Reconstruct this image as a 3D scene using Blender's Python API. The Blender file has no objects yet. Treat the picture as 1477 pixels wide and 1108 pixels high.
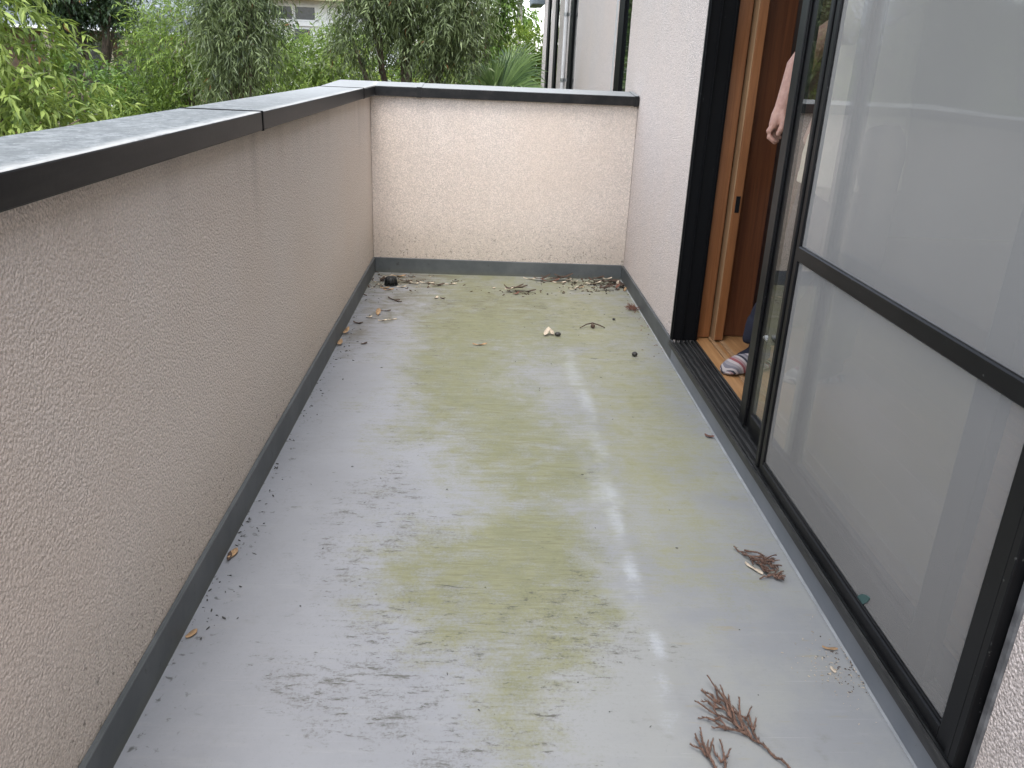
import bpy, bmesh, math, random
import numpy as np
from mathutils import Vector, Matrix
R = math.radians
sc = bpy.context.scene
col = sc.collection

# ------------------------------------------------------------------ camera
cam_d = bpy.data.cameras.new('camera')
cam = bpy.data.objects.new('camera', cam_d)
col.objects.link(cam)
cr, cu, cf = (.9988, -.02751, .04062), (-.02773, .36651, .93), (.04048, .93001, -.36531)
cam.matrix_world = Matrix(((cr[0], cu[0], -cf[0], .645), (cr[1], cu[1], -cf[1], 0),
                           (cr[2], cu[2], -cf[2], 1.203), (0, 0, 0, 1)))
cam_d.sensor_width = 36
cam_d.lens = 1187.4 / 1477 * 36
cam_d.clip_start = .02
cam_d.clip_end = 1500
sc.camera = cam
# ------------------------------------------------------------------ light
SUN_EL, SUN_AZ = 68, 186          # azimuth: degrees clockwise from +Y
w = bpy.data.worlds.new('World')
sc.world = w
w.use_nodes = True
wn, wl = w.node_tree.nodes, w.node_tree.links
bgn = wn['Background']
sky = wn.new('ShaderNodeTexSky')
sky.sky_type = 'NISHITA'
sky.sun_disc = False
sky.sun_elevation = R(SUN_EL)
sky.sun_rotation = R(SUN_AZ)
sky.air_density = 1.0
sky.dust_density = 1.5
hs = wn.new('ShaderNodeHueSaturation')
hs.inputs['Saturation'].default_value = .42
wl.new(sky.outputs[0], hs.inputs['Color'])
wl.new(hs.outputs[0], bgn.inputs[0])
bgn.inputs[1].default_value = .15
sd = bpy.data.lights.new('sun', 'SUN')
sun = bpy.data.objects.new('sun', sd)
col.objects.link(sun)
sd.energy = .6
sd.angle = R(25)
sd.color = (1, .96, .9)
v = Vector((math.sin(R(SUN_AZ)) * math.cos(R(SUN_EL)), math.cos(R(SUN_AZ)) * math.cos(R(SUN_EL)), math.sin(R(SUN_EL))))
sun.rotation_euler = v.to_track_quat('Z', 'Y').to_euler()
sc.view_settings.view_transform = 'Standard'
sc.view_settings.look = 'None'
sc.view_settings.gamma = 1
sc.view_settings.use_curve_mapping = False
sc.view_settings.exposure = 1.97
sc.render.engine = 'CYCLES'
sc.cycles.max_bounces = 10
sc.cycles.transparent_max_bounces = 24
sc.cycles.use_denoising = True

# ------------------------------------------------------------------ helpers
W, L = 1.496, 4.842               # balcony width, distance to the end parapet


def tag(o, label=None, cat=None, group=None, kind=None):
    for k, val in (('label', label), ('category', cat), ('group', group), ('kind', kind)):
        if val:
            o[k] = val
    return o


def empty(name, loc, label, cat, group=None):
    o = bpy.data.objects.new(name, None)
    o.empty_display_size = .1
    col.objects.link(o)
    o.location = loc
    return tag(o, label, cat, group)


def link(name, me, m, parent=None, smooth=False):
    if m is not None:
        me.materials.append(m)
    if smooth:
        me.polygons.foreach_set('use_smooth', [True] * len(me.polygons))
    o = bpy.data.objects.new(name, me)
    col.objects.link(o)
    if parent is not None:
        o.parent = parent
        p = parent
        off = Vector(p.location)
        while p.parent is not None:
            p = p.parent
            off = off + Vector(p.location)
        o.matrix_parent_inverse = Matrix.Identity(4)
        o.location = -off          # vertices are written in world metres
    return o


class MB:
    def __init__(s):
        s.bm = bmesh.new()

    def box(s, x0, x1, y0, y1, z0, z1, bev=0, seg=1):
        r = bmesh.ops.create_cube(s.bm, size=1, matrix=Matrix.Translation(((x0 + x1) / 2, (y0 + y1) / 2, (z0 + z1) / 2)) @ Matrix.Diagonal((x1 - x0, y1 - y0, z1 - z0, 1)))
        if bev:
            ed = list({e for v in r['verts'] for e in v.link_edges})
            bmesh.ops.bevel(s.bm, geom=ed, offset=bev, segments=seg, affect='EDGES', profile=.5)
        return s

    def prism(s, prof, y0, y1):
        """profile of (x, z) points, counter-clockwise seen from -Y, extruded along Y"""
        a = [s.bm.verts.new((x, y0, z)) for x, z in prof]
        b = [s.bm.verts.new((x, y1, z)) for x, z in prof]
        n = len(prof)
        s.bm.faces.new(a)
        s.bm.faces.new(b[::-1])
        for i in range(n):
            s.bm.faces.new((a[i], b[i], b[(i + 1) % n], a[(i + 1) % n]))
        bmesh.ops.recalc_face_normals(s.bm, faces=s.bm.faces)
        return s

    def tube(s, pts, rad, n=8, sq=None):
        pts = [Vector(p) for p in pts]
        rings = []
        up = None
        for i, p in enumerate(pts):
            t = (pts[min(i + 1, len(pts) - 1)] - pts[max(i - 1, 0)]).normalized()
            if up is None or abs(t.dot(up)) > .98:
                up = Vector((0, 0, 1)) if abs(t.z) < .9 else Vector((0, 1, 0))
            a = t.cross(up).normalized()
            b = a.cross(t).normalized()
            r_ = rad[i] if isinstance(rad, (list, tuple)) else rad
            ra, rb = r_ if isinstance(r_, tuple) else (r_, r_)
            rings.append([s.bm.verts.new(p + a * (math.cos(6.2832 * k / n) * ra) + b * (math.sin(6.2832 * k / n) * rb)) for k in range(n)])
        for q in range(len(rings) - 1):
            for k in range(n):
                s.bm.faces.new((rings[q][k], rings[q][(k + 1) % n], rings[q + 1][(k + 1) % n], rings[q + 1][k]))
        s.bm.faces.new(rings[0][::-1])
        s.bm.faces.new(rings[-1])
        return s

    def ball(s, c, r, seg=12, M=None):
        r = r if isinstance(r, tuple) else (r, r, r)
        bmesh.ops.create_uvsphere(s.bm, u_segments=seg, v_segments=max(6, seg * 2 // 3), radius=1,
                                  matrix=Matrix.Translation(c) @ (M or Matrix.Identity(4)) @ Matrix.Diagonal((*r, 1)))
        return s

    def quad(s, *pts):
        s.bm.faces.new([s.bm.verts.new(p) for p in pts])
        return s

    def build(s, name, m, parent=None, smooth=False):
        me = bpy.data.meshes.new(name)
        s.bm.to_mesh(me)
        s.bm.free()
        return link(name, me, m, parent, smooth)


# ------------------------------------------------------------------ materials
class Mat:
    def __init__(s, name):
        s.m = bpy.data.materials.new(name)
        s.m.use_nodes = True
        s.nt = s.m.node_tree
        s.b = s.nt.nodes['Principled BSDF']
        s.out = s.nt.nodes['Material Output']
        g = s.nt.nodes.new('ShaderNodeNewGeometry')
        s.pos = g.outputs['Position']
        s.nrm = g.outputs['Normal']

    def n(s, t):
        return s.nt.nodes.new('ShaderNode' + t)

    def l(s, a, b):
        s.nt.links.new(a, b)

    def set(s, sock, val):
        if isinstance(val, bpy.types.NodeSocket):
            s.l(val, sock)
        elif isinstance(val, (tuple, list)) and len(val) == 3 and sock.type == 'RGBA':
            sock.default_value = (*val, 1)
        else:
            sock.default_value = val

    def scale(s, v3, src=None):
        mp = s.n('Mapping')
        s.l(src or s.pos, mp.inputs[0])
        mp.inputs['Scale'].default_value = v3
        return mp.outputs[0]

    def noise(s, scale, detail=4, rough=.55, vec=None, dist=0):
        t = s.n('TexNoise')
        s.l(vec or s.pos, t.inputs['Vector'])
        t.inputs['Scale'].default_value = scale
        t.inputs['Detail'].default_value = detail
        t.inputs['Roughness'].default_value = rough
        t.inputs['Distortion'].default_value = dist
        return t.outputs['Fac']

    def voro(s, scale, vec=None, feat='F1'):
        t = s.n('TexVoronoi')
        s.l(vec or s.pos, t.inputs['Vector'])
        t.feature = feat
        t.inputs['Scale'].default_value = scale
        return t.outputs['Distance']

    def ramp(s, fac, a, b, lo=0., hi=1.):
        t = s.n('MapRange')
        t.interpolation_type = 'SMOOTHSTEP'
        s.l(fac, t.inputs['Value'])
        for k, val in (('From Min', a), ('From Max', b), ('To Min', lo), ('To Max', hi)):
            t.inputs[k].default_value = val
        return t.outputs['Result']

    def math(s, op, a, b=0., clamp=False):
        t = s.n('Math')
        t.operation = op
        t.use_clamp = clamp
        s.set(t.inputs[0], a)
        s.set(t.inputs[1], b)
        return t.outputs[0]

    def mix(s, fac, a, b, mode='MIX'):
        t = s.n('Mix')
        t.data_type = 'RGBA'
        t.blend_type = mode
        s.set(t.inputs['Factor'], fac)
        s.set(t.inputs['A'] if False else t.inputs[6], a)
        s.set(t.inputs[7], b)
        return t.outputs[2]

    def attr(s, name):
        t = s.n('Attribute')
        t.attribute_name = name
        return t.outputs['Fac']

    def xyz(s, i, src=None):
        t = s.n('SeparateXYZ')
        s.l(src or s.pos, t.inputs[0])
        return t.outputs[i]

    def bump(s, h, strength, dist):
        t = s.n('Bump')
        s.l(h, t.inputs['Height'])
        t.inputs['Strength'].default_value = strength
        t.inputs['Distance'].default_value = dist
        s.l(t.outputs[0], s.b.inputs['Normal'])

    def fin(s, color=None, rough=None, spec=None):
        if color is not None:
            s.set(s.b.inputs['Base Color'], color)
        if rough is not None:
            s.set(s.b.inputs['Roughness'], rough)
        if spec is not None:
            s.set(s.b.inputs['Specular IOR Level'], spec)
        return s.m


def stucco(name, base, grime=0., dk=.72):
    k = Mat(name)
    g1 = k.noise(200, 3, .65)
    v1 = k.voro(180)
    big = k.noise(1.6, 4, .6)
    streak = k.noise(1, 4, .6, k.scale((7, 7, .5)))
    c = k.mix(k.ramp(g1, .35, .68), tuple(b * dk for b in base), tuple(b * 1.12 for b in base))
    c = k.mix(k.ramp(big, .35, .7, 0, .35), c, (base[0] * .88, base[1] * .82, base[2] * .76))
    c = k.mix(k.ramp(streak, .5, .75, 0, .14), c, tuple(b * .8 for b in base))
    if grime:
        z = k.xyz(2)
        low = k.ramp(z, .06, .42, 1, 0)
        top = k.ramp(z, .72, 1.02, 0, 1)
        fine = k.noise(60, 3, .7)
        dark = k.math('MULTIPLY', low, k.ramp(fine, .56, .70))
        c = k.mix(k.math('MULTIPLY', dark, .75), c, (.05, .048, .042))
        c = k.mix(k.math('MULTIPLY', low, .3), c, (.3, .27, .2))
        runs = k.ramp(k.noise(1, 5, .65, k.scale((9, 9, .35))), .42, .72)
        c = k.mix(k.math('MULTIPLY', k.math('MULTIPLY', top, runs), grime), c, (.12, .095, .08))
    if grime:
        y_ = k.xyz(1)
        for yj in (2.4, 4.398):
            dj = k.ramp(k.math('ABSOLUTE', k.math('SUBTRACT', k.math('ADD', y_, k.math('MULTIPLY', k.math('SUBTRACT', big, .5), .08)), yj)), -.02, .07, 1, 0)
            c = k.mix(k.math('MULTIPLY', k.math('MULTIPLY', dj, k.ramp(z, .6, 1.02)), .22), c, (.13, .105, .085))
    h = k.math('ADD', k.math('MULTIPLY', g1, .6), k.math('MULTIPLY', v1, -.75))
    k.bump(h, .8, .0065)
    return k.fin(c, .93, .2)


M_STUCCO = stucco('stucco_parapet', (.74, .645, .57), .13)
M_WALL = stucco('stucco_house', (.76, .675, .62), 0, .5)


def plain(name, base, rough, var=.15, scale=12, bump=0, spec=.5, metal=0):
    k = Mat(name)
    n1 = k.noise(scale, 5, .6)
    c = k.mix(k.ramp(n1, .3, .7), tuple(b * (1 - var) for b in base), tuple(b * (1 + var) for b in base))
    if bump:
        k.bump(k.noise(scale * 8, 3), bump, .002)
    k.b.inputs['Metallic'].default_value = metal
    r = k.ramp(n1, .3, .7, rough * .9, min(1, rough * 1.1))
    return k.fin(c, r, spec)


# dusty painted metal coping: dust on what faces up, with sky sheen painted in further off
k = Mat('coping_metal')
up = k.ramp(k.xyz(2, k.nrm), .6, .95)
dn = k.noise(55, 6, .75)
dust = k.ramp(dn, .38, .62, .05, 1)
blot = k.ramp(k.noise(13, 7, .7), .42, .62)
edge = k.math('MULTIPLY', k.math('MULTIPLY', k.ramp(k.xyz(0), -.012, .024), k.ramp(k.xyz(0), .031, .033, 1, 0)), k.ramp(k.noise(1, 4, .7, k.scale((40, 6, 5))), .25, .6))
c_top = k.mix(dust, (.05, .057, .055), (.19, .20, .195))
c_top = k.mix(k.math('MULTIPLY', blot, .6), c_top, (.07, .075, .07))
c_top = k.mix(k.math('MULTIPLY', k.ramp(k.noise(75, 3, .7), .64, .72), .7), c_top, (.45, .45, .42))
c_top = k.mix(k.ramp(k.xyz(1), 1.9, 4.7, 0, .75), c_top, (.34, .35, .345))  # paler along Y: grazing sky sheen painted in over the dust
c_top = k.mix(k.math('MULTIPLY', edge, .75), c_top, (.42, .41, .38))
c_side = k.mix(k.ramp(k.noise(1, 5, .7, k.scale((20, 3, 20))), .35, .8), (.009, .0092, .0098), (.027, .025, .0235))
k.bump(k.noise(90, 3), .15, .001)
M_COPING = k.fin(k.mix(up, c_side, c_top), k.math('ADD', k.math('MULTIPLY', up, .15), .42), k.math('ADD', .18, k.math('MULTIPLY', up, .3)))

# grey sheet waterproofing with algae, scrub marks, and sky glint painted along a ridge
ALGAE = [(0.67, 4.71, 0.663, 0.195, 0.45), (0.9, 4.37, 0.544, 0.355, 0.5), (0.6, 4.08, 0.178, 0.438, 0.6), (0.52, 3.34, 0.133, 0.395, 0.75), (0.58, 2.91, 0.119, 0.242, 0.8), (0.72, 2.75, 0.127, 0.176, 0.85), (0.64, 3.73, 0.198, 0.32, 0.6), (1.18, 3.9, 0.281, 0.466, 0.45), (0.9, 3.76, 0.201, 0.38, 0.3), (1.26, 3.32, 0.152, 0.439, 0.45), (1.26, 2.79, 0.158, 0.326, 0.5), (1.24, 2.3, 0.134, 0.283, 0.42), (1.22, 1.94, 0.116, 0.213, 0.28), (0.67, 2.51, 0.188, 0.081, 0.45), (0.79, 2.41, 0.16, 0.177, 0.5), (0.87, 2.27, 0.109, 0.138, 0.6), (0.93, 2.47, 0.094, 0.158, 0.4), (0.58, 1.87, 0.11, 0.116, 0.7), (0.75, 1.91, 0.151, 0.138, 0.75), (0.86, 1.85, 0.074, 0.198, 0.7), (0.67, 1.69, 0.153, 0.142, 0.65), (0.81, 1.62, 0.082, 0.159, 0.6), (0.71, 1.49, 0.092, 0.093, 0.5), (0.74, 1.34, 0.064, 0.099, 0.45), (0.54, 1.69, 0.084, 0.113, 0.35), (0.58, 1.53, 0.094, 0.097, 0.3), (0.73, 1.21, 0.053, 0.068, 0.3), (0.33, 2.68, 0.097, 0.359, 0.15)]
SCRUB = [(0.34, 1.94, 0.149, 0.21, 0.5), (0.42, 1.33, 0.14, 0.138, 0.85), (0.52, 1.51, 0.185, 0.142, 0.6), (0.61, 1.24, 0.202, 0.089, 0.6), (0.89, 1.67, 0.136, 0.168, 0.55), (0.89, 1.49, 0.109, 0.094, 0.55), (0.84, 1.32, 0.085, 0.078, 0.45), (0.43, 2.13, 0.182, 0.163, 0.45), (0.54, 2.45, 0.137, 0.077, 0.35), (0.32, 2.74, 0.248, 0.373, 0.3), (0.67, 4.36, 0.771, 0.566, 0.5), (0.34, 3.85, 0.299, 0.675, 0.4), (1.21, 3.61, 0.294, 0.609, 0.35), (0.98, 2.28, 0.088, 0.092, 0.5), (0.34, 1.66, 0.115, 0.164, 0.45)]
BROWN = [(0.22, 4.7, 0.24, 0.193, 0.7), (0.2, 4.16, 0.25, 0.453, 0.5), (0.07, 3.57, 0.108, 0.295, 0.5), (0.74, 4.21, 0.334, 0.265, 0.3), (1.24, 4.73, 0.295, 0.132, 0.4)]
SKY_GLINT = [(1.04, 3.29, 0.042, 0.301, 0.8), (1.06, 2.9, 0.032, 0.152, 0.9), (1.06, 2.54, 0.034, 0.221, 0.55), (1.05, 2.17, 0.04, 0.06, .75), (1.05, 2.01, 0.024, 0.113, 0.9), (1.05, 1.77, 0.022, 0.077, 1), (1.06, 1.49, 0.019, 0.066, 1), (1.05, 1.37, 0.018, 0.031, 0.7), (1.01, 2.25, 0.097, 0.27, 0.35), (1.01, 1.68, 0.103, 0.169, 0.3), (1.04, 1.28, 0.035, 0.075, 0.45)]
k = Mat('floor_membrane')
al, sb, br, glint = k.attr('algae'), k.attr('scrub'), k.attr('brown'), k.attr('sky_glint')
strk = k.noise(1, 7, .72, k.scale((4, 40, 1)))
strk2 = k.noise(1, 5, .7, k.scale((11, 105, 1)))
strk3 = k.noise(1, 4, .7, k.scale((30, 190, 1)))
patch = k.noise(5.5, 9, .68, dist=.8)
patch2 = k.noise(17, 7, .7, dist=.5)
grain = k.noise(140, 3, .8)
cen = lambda f, a: k.math('MULTIPLY', k.math('SUBTRACT', f, .5), a)
add = lambda *v_: v_[0] if len(v_) == 1 else k.math('ADD', v_[0], add(*v_[1:]))
base = k.mix(k.ramp(k.xyz(0), .25, 1.3), (.226, .233, .248), (.240, .244, .230))
base = k.mix(k.ramp(k.noise(2.6, 8, .7), .40, .62, 0, .7), base, (.198, .204, .216))
base = k.mix(k.ramp(strk, .5, .72, 0, .4), base, (.265, .271, .272))
base = k.mix(k.ramp(patch2, .52, .75, 0, .35), base, (.19, .19, .186))
base = k.mix(k.ramp(grain, .55, .75, 0, .4), base, (.17, .17, .165))
av = add(al, cen(patch, 1.35), cen(patch2, .85), cen(strk, 1.15), cen(strk3, .75), cen(grain, .9))
av = k.math('MULTIPLY', k.ramp(av, .02, .98), k.ramp(al, .0, .12))
green = k.mix(k.ramp(patch2, .35, .65), (.132, .135, .056), (.184, .186, .090))
green = k.mix(k.ramp(k.xyz(0), .95, 1.2), green, (.225, .221, .112))
c = k.mix(k.math('MULTIPLY', av, .85), base, green)
dk = k.math('MULTIPLY', k.ramp(al, .35, .9), k.ramp(k.math('ADD', k.math('MULTIPLY', strk2, .6), k.math('MULTIPLY', patch2, .4)), .48, .62))
c = k.mix(k.math('MULTIPLY', dk, .55), c, (.105, .102, .055))
bv = k.ramp(add(br, cen(patch, 1.6), cen(strk, 1.4), cen(patch2, 1.0)), .2, .9, 0, .75)
c = k.mix(bv, c, (.095, .083, .055))
# dark scrub marks running across the balcony
sb2 = k.math('ADD', sb, .12)
clump = k.ramp(k.noise(6.5, 5, .6, dist=.5), .44, .62)
dash = k.noise(1, 6, .75, k.scale((17, 62, 1)), .6)
dash2 = k.noise(1, 4, .7, k.scale((45, 150, 1)), .4)
sv = k.ramp(add(k.math('MULTIPLY', dash, .72), k.math('MULTIPLY', dash2, .28), k.math('MULTIPLY', sb2, .10), k.math('MULTIPLY', clump, .035)), .635, .70)
sv = k.math('MULTIPLY', sv, k.ramp(sb2, .06, .45))
c = k.mix(k.math('MULTIPLY', sv, .8), c, (.045, .043, .03))
s3 = k.ramp(add(k.math('MULTIPLY', k.noise(120, 4, .8), .55), k.math('MULTIPLY', dash, .45), k.math('MULTIPLY', sb2, .09), k.math('MULTIPLY', clump, .06)), .58, .70)
c = k.mix(k.math('MULTIPLY', k.math('MULTIPLY', s3, k.ramp(sb2, .1, .7)), .5), c, (.08, .076, .06))
yel = k.ramp(k.noise(1, 4, .65, k.scale((7, 55, 1))), .60, .76)
c = k.mix(k.math('MULTIPLY', k.math('MULTIPLY', yel, k.ramp(k.xyz(0), .95, 1.15)), .4), c, (.26, .20, .06))
glint_v = k.ramp(add(glint, cen(patch2, 1.6), cen(strk2, 1.0), cen(grain, .8)), .1, 1.1)
c = k.mix(k.math('MULTIPLY', k.math('MULTIPLY', glint_v, k.ramp(glint, .02, .3)), .47), c, (.45, .48, .53))  # pale blue-white painted in for the sky glinting off the ridge
# grime specks along the parapet
edge = k.math('MULTIPLY', k.ramp(k.xyz(0), .0, .16, 1, 0), k.ramp(k.noise(48, 3, .6, dist=.6), .60, .70))
c = k.mix(k.math('MULTIPLY', edge, .85), c, (.04, .04, .035))
c = k.mix(k.ramp(k.voro(60), .0, .06, .5, 0), c, (.08, .08, .06))
# scratches
scr_ = k.ramp(k.noise(1, 2, .5, k.scale((3, 260, 1)), 1.5), .70, .74, 0, .35)
c = k.mix(scr_, c, (.37, .37, .36))
ro = add(k.math('MULTIPLY', av, .2), k.math('MULTIPLY', strk, .15), .40)
k.bump(add(k.math('MULTIPLY', grain, .3), strk, k.math('MULTIPLY', patch2, .5)), .2, .002)
M_FLOOR = k.fin(c, ro, .5)

k = Mat('skirting_paint')
c = k.mix(k.ramp(k.noise(6, 5, .65), .35, .7), (.068, .076, .078), (.098, .106, .107))
c = k.mix(k.ramp(k.noise(30, 4, .7), .62, .72, 0, .7), c, (.04, .04, .035))
c = k.mix(k.math('MULTIPLY', k.ramp(k.xyz(2), .0, .03, 1, 0), .35), c, (.1, .1, .06))
M_SKIRT = k.fin(c, .55, .4)
k = Mat('skirting_paint_clean')
c = k.mix(k.ramp(k.noise(4, 5, .6), .35, .7), (.155, .17, .185), (.20, .212, .222))
teal = k.math('MULTIPLY', k.ramp(k.xyz(2), .060, .074), k.ramp(k.noise(1, 3, .6, k.scale((20, 9, 25))), .55, .60))
c = k.mix(teal, c, (.16, .36, .29))
c = k.mix(k.ramp(k.noise(50, 4, .7), .66, .74, 0, .5), c, (.08, .08, .07))
M_SKIRT2 = k.fin(c, .5, .4)
M_SEAL = plain('sealant', (.33, .34, .34), .6)
M_SEALD = plain('sealant_dark', (.12, .12, .12), .7, .4, 30)

k = Mat('black_aluminium')
sp = k.ramp(k.noise(85, 2), .72, .78, 0, .3)
c = k.mix(sp, k.mix(k.ramp(k.noise(7, 5, .6), .35, .7), (.004, .0042, .0048), (.008, .008, .0085)), (.2, .2, .19))
M_BLACK = k.fin(c, .42, .2)
k = Mat('dusty_aluminium')
c = k.mix(k.ramp(k.noise(1, 5, .7, k.scale((60, 8, 60))), .35, .75), (.018, .018, .018), (.05, .05, .047))
M_TRACK = k.fin(c, .5, .4)
M_STEEL = plain('steel', (.35, .35, .35), .35, .1, metal=.8)


def wood(name, a, b, axis=2, rough=.45):
    k = Mat(name)
    scl = [38, 38, 38]
    scl[axis] = 1.6
    n1 = k.noise(1, 5, .6, k.scale(tuple(scl)), 1.2)
    n2 = k.noise(1, 2, .5, k.scale(tuple(x * 6 for x in scl)))
    c = k.mix(k.ramp(n1, .3, .7), a, b)
    c = k.mix(k.ramp(n2, .5, .75, 0, .3), c, tuple(x * .6 for x in a))
    k.bump(n2, .1, .001)
    return k.fin(c, rough, .4)


M_WOOD = wood('cedar_wood', (.185, .070, .023), (.26, .105, .037))
M_WOODP = wood('daylit_wood', (.30, .175, .09), (.38, .24, .13))
M_WOODF = wood('oak_floor', (.30, .15, .06), (.42, .235, .105), 1, .35)
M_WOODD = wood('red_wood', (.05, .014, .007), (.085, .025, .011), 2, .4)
M_WOODB = wood('brown_wood', (.095, .030, .011), (.145, .050, .018))
M_PLASTER = plain('inner_plaster', (.30, .27, .23), .9, .06)


def glassy(name, tintcol=(.93, .95, .94)):
    k = Mat(name)
    k.nt.nodes.remove(k.b)
    lw = k.n('LayerWeight')
    lw.inputs[0].default_value = .5
    p5 = k.math('POWER', lw.outputs['Facing'], 5.0)
    fac = k.math('ADD', k.math('MULTIPLY', p5, .88), .115)
    tr = k.n('BsdfTransparent')
    tr.inputs[0].default_value = (*tintcol, 1)
    gl = k.n('BsdfGlossy')
    gl.inputs['Roughness'].default_value = .01
    ms = k.n('MixShader')
    k.l(fac, ms.inputs[0])
    k.l(tr.outputs[0], ms.inputs[1])
    k.l(gl.outputs[0], ms.inputs[2])
    k.l(ms.outputs[0], k.out.inputs[0])
    return k.m


M_GLASS = glassy('window_glass')
k = Mat('dark_window_glass')
M_GLASSD = k.fin((.01, .012, .012), .03, .5)

k = Mat('insect_mesh')
k.nt.nodes.remove(k.b)
cv = k.ramp(k.noise(1.1, 2, .5), .3, .7)
df = k.n('BsdfDiffuse')
k.l(k.mix(cv, (.38, .37, .35), (.43, .415, .395)), df.inputs[0])
tr = k.n('BsdfTransparent')
ms = k.n('MixShader')
ms.inputs[0].default_value = .33
k.l(tr.outputs[0], ms.inputs[1])
k.l(df.outputs[0], ms.inputs[2])
k.l(ms.outputs[0], k.out.inputs[0])
M_MESH = k.m


def leafmat(name, a, b, dead=.985, trans=.3, rough=.5):
    k = Mat(name)
    t = k.attr('tint')
    c = k.mix(t, a, b)
    c = k.mix(k.ramp(t, dead, dead + .004), c, (.22, .10, .035))
    k.fin(c, rough, .45)
    tl = k.n('BsdfTranslucent')
    k.l(k.mix(.5, c, (.22, .30, .05)), tl.inputs[0])
    ms = k.n('MixShader')
    ms.inputs[0].default_value = trans
    k.l(k.b.outputs[0], ms.inputs[1])
    k.l(tl.outputs[0], ms.inputs[2])
    k.l(ms.outputs[0], k.out.inputs[0])
    return k.m


M_BARK = plain('bark', (.10, .075, .055), .9, .4, 25, .6)
M_BARKP = plain('pale_bark', (.26, .24, .21), .9, .3, 25, .5)

# ------------------------------------------------------------------ ground
k = Mat('garden_soil')
c = k.mix(k.ramp(k.noise(.6, 6, .6), .35, .65), (.05, .06, .022), (.11, .085, .05))
M_GROUND = k.fin(c, .95, .2)
GZ = -3.0
b = MB()
b.quad((-600, -600, GZ), (600, -600, GZ), (600, 600, GZ), (-600, 600, GZ))
tag(b.build('garden_ground', M_GROUND), kind='structure')

# ------------------------------------------------------------------ balcony floor
nx, ny = 151, 560
xs = np.linspace(0, W - .002, nx)
ys = np.linspace(-1.6, L, ny)
X, Y = np.meshgrid(xs, ys)


def blobs(lst, k_=1., g_=1.):
    out = np.ones_like(X)
    wx = sum(a_ * np.sin(f_ * X + 1.7 * f_ * Y * .6 + p_) for a_, f_, p_ in ((.03, 9, 0), (.018, 23, 1), (.01, 47, 2), (.006, 90, .5)))
    wy = sum(a_ * np.sin(f_ * Y * .8 - f_ * X + p_) for a_, f_, p_ in ((.06, 7, .4), (.035, 19, 2), (.02, 41, 1)))
    X_, Y_ = X + wx * (k_ > 1), Y + wy * (k_ > 1)
    for cx, cy, rx, ry, s in lst:
        out *= 1 - min(.98, s * g_) * np.exp(-(((X_ - cx) / (rx * k_)) ** 2 + ((Y_ - cy) / (ry * k_)) ** 2))
    return 1 - out


Z = .0028 * np.exp(-((X - 1.05) / .03) ** 2) * (.6 + .4 * np.sin(Y * 17) * np.sin(Y * 7.3 + 1)) + .0015 * np.sin(X * 5) * np.sin(Y * 2.1)
Z += -.001
verts = np.stack([X, Y, Z], -1).reshape(-1, 3)
idx = np.arange(nx * ny).reshape(ny, nx)
quads = np.stack([idx[:-1, :-1], idx[:-1, 1:], idx[1:, 1:], idx[1:, :-1]], -1).reshape(-1, 4)


def np_mesh(name, verts, faces, attrs=None, n=4):
    me = bpy.data.meshes.new(name)
    me.vertices.add(len(verts))
    me.vertices.foreach_set('co', np.asarray(verts, np.float32).ravel())
    me.loops.add(faces.size)
    me.loops.foreach_set('vertex_index', faces.astype(np.int32).ravel())
    me.polygons.add(len(faces))
    me.polygons.foreach_set('loop_start', np.arange(0, faces.size, n, dtype=np.int32))
    me.update(calc_edges=True)
    for k_, v_ in (attrs or {}).items():
        a = me.attributes.new(k_, 'FLOAT', 'POINT')
        a.data.foreach_set('value', np.asarray(v_, np.float32).ravel())
    return me


me = np_mesh('balcony_floor', verts, quads, {'algae': blobs(ALGAE, 1.42), 'scrub': blobs(SCRUB, 1.25, .9), 'brown': blobs(BROWN), 'sky_glint': blobs(SKY_GLINT, .95, .75)})
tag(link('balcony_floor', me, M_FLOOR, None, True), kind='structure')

k = Mat('black_jamb')
M_JAMB = k.fin(k.mix(k.ramp(k.noise(85, 2), .73, .78, 0, .25), (.004, .0042, .0048), (.15, .15, .14)), .6, .1)
# ------------------------------------------------------------------ parapets
CT, CB = 1.045, .995              # coping top and bottom
pl = empty('parapet_wall', (-.1, 1.6, GZ), 'long beige stucco parapet on the side facing the trees, with grey dusty metal coping', 'wall', 'balcony parapets')
MB().box(-.165, 0, -1.6, L + .165, GZ, CB + .02).build('stucco_wall', M_STUCCO, pl)
MB().box(.0, .012, -1.6, L, -.02, .0875, .002).build('skirting', M_SKIRT, pl)


def coping(x0, x1, y0, y1):
    return MB().box(x0, x1, y0, y1, CB, CT, .0035, 2)


for y0, y1 in ((-1.6, .55), (.560, 2.393), (2.406, 4.391)):
    coping(-.195, .03, y0, y1).build('coping', M_COPING, pl)
b = MB()
pr = [(-.195, 4.401), (.03, 4.401), (.03, L - .03), (.262, L - .03), (.262, L + .195), (-.195, L + .195)]
vb = [b.bm.verts.new((x, y, CB)) for x, y in pr]
vt = [b.bm.verts.new((x, y, CT)) for x, y in pr]
b.bm.faces.new((vt[0], vt[1], vt[2], vt[5]))
b.bm.faces.new((vt[2], vt[3], vt[4], vt[5]))
for q in (4, 5):
    vt[q].co.z += .018
b.bm.faces.new(vb[::-1])
for i in range(6):
    b.bm.faces.new((vb[i], vb[(i + 1) % 6], vt[(i + 1) % 6], vt[i]))
bmesh.ops.bevel(b.bm, geom=list(b.bm.edges), offset=.003, segments=2, affect='EDGES')
b.build('coping', M_COPING, pl)
for y in (2.4, 4.398):
    MB().box(-.1965, .0315, y - .0055, y + .0055, CB - .001, CT + .002, .001).build('coping_joint', M_JAMB, pl)  # raised black strip standing for the shadowed gap between pieces
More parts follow.
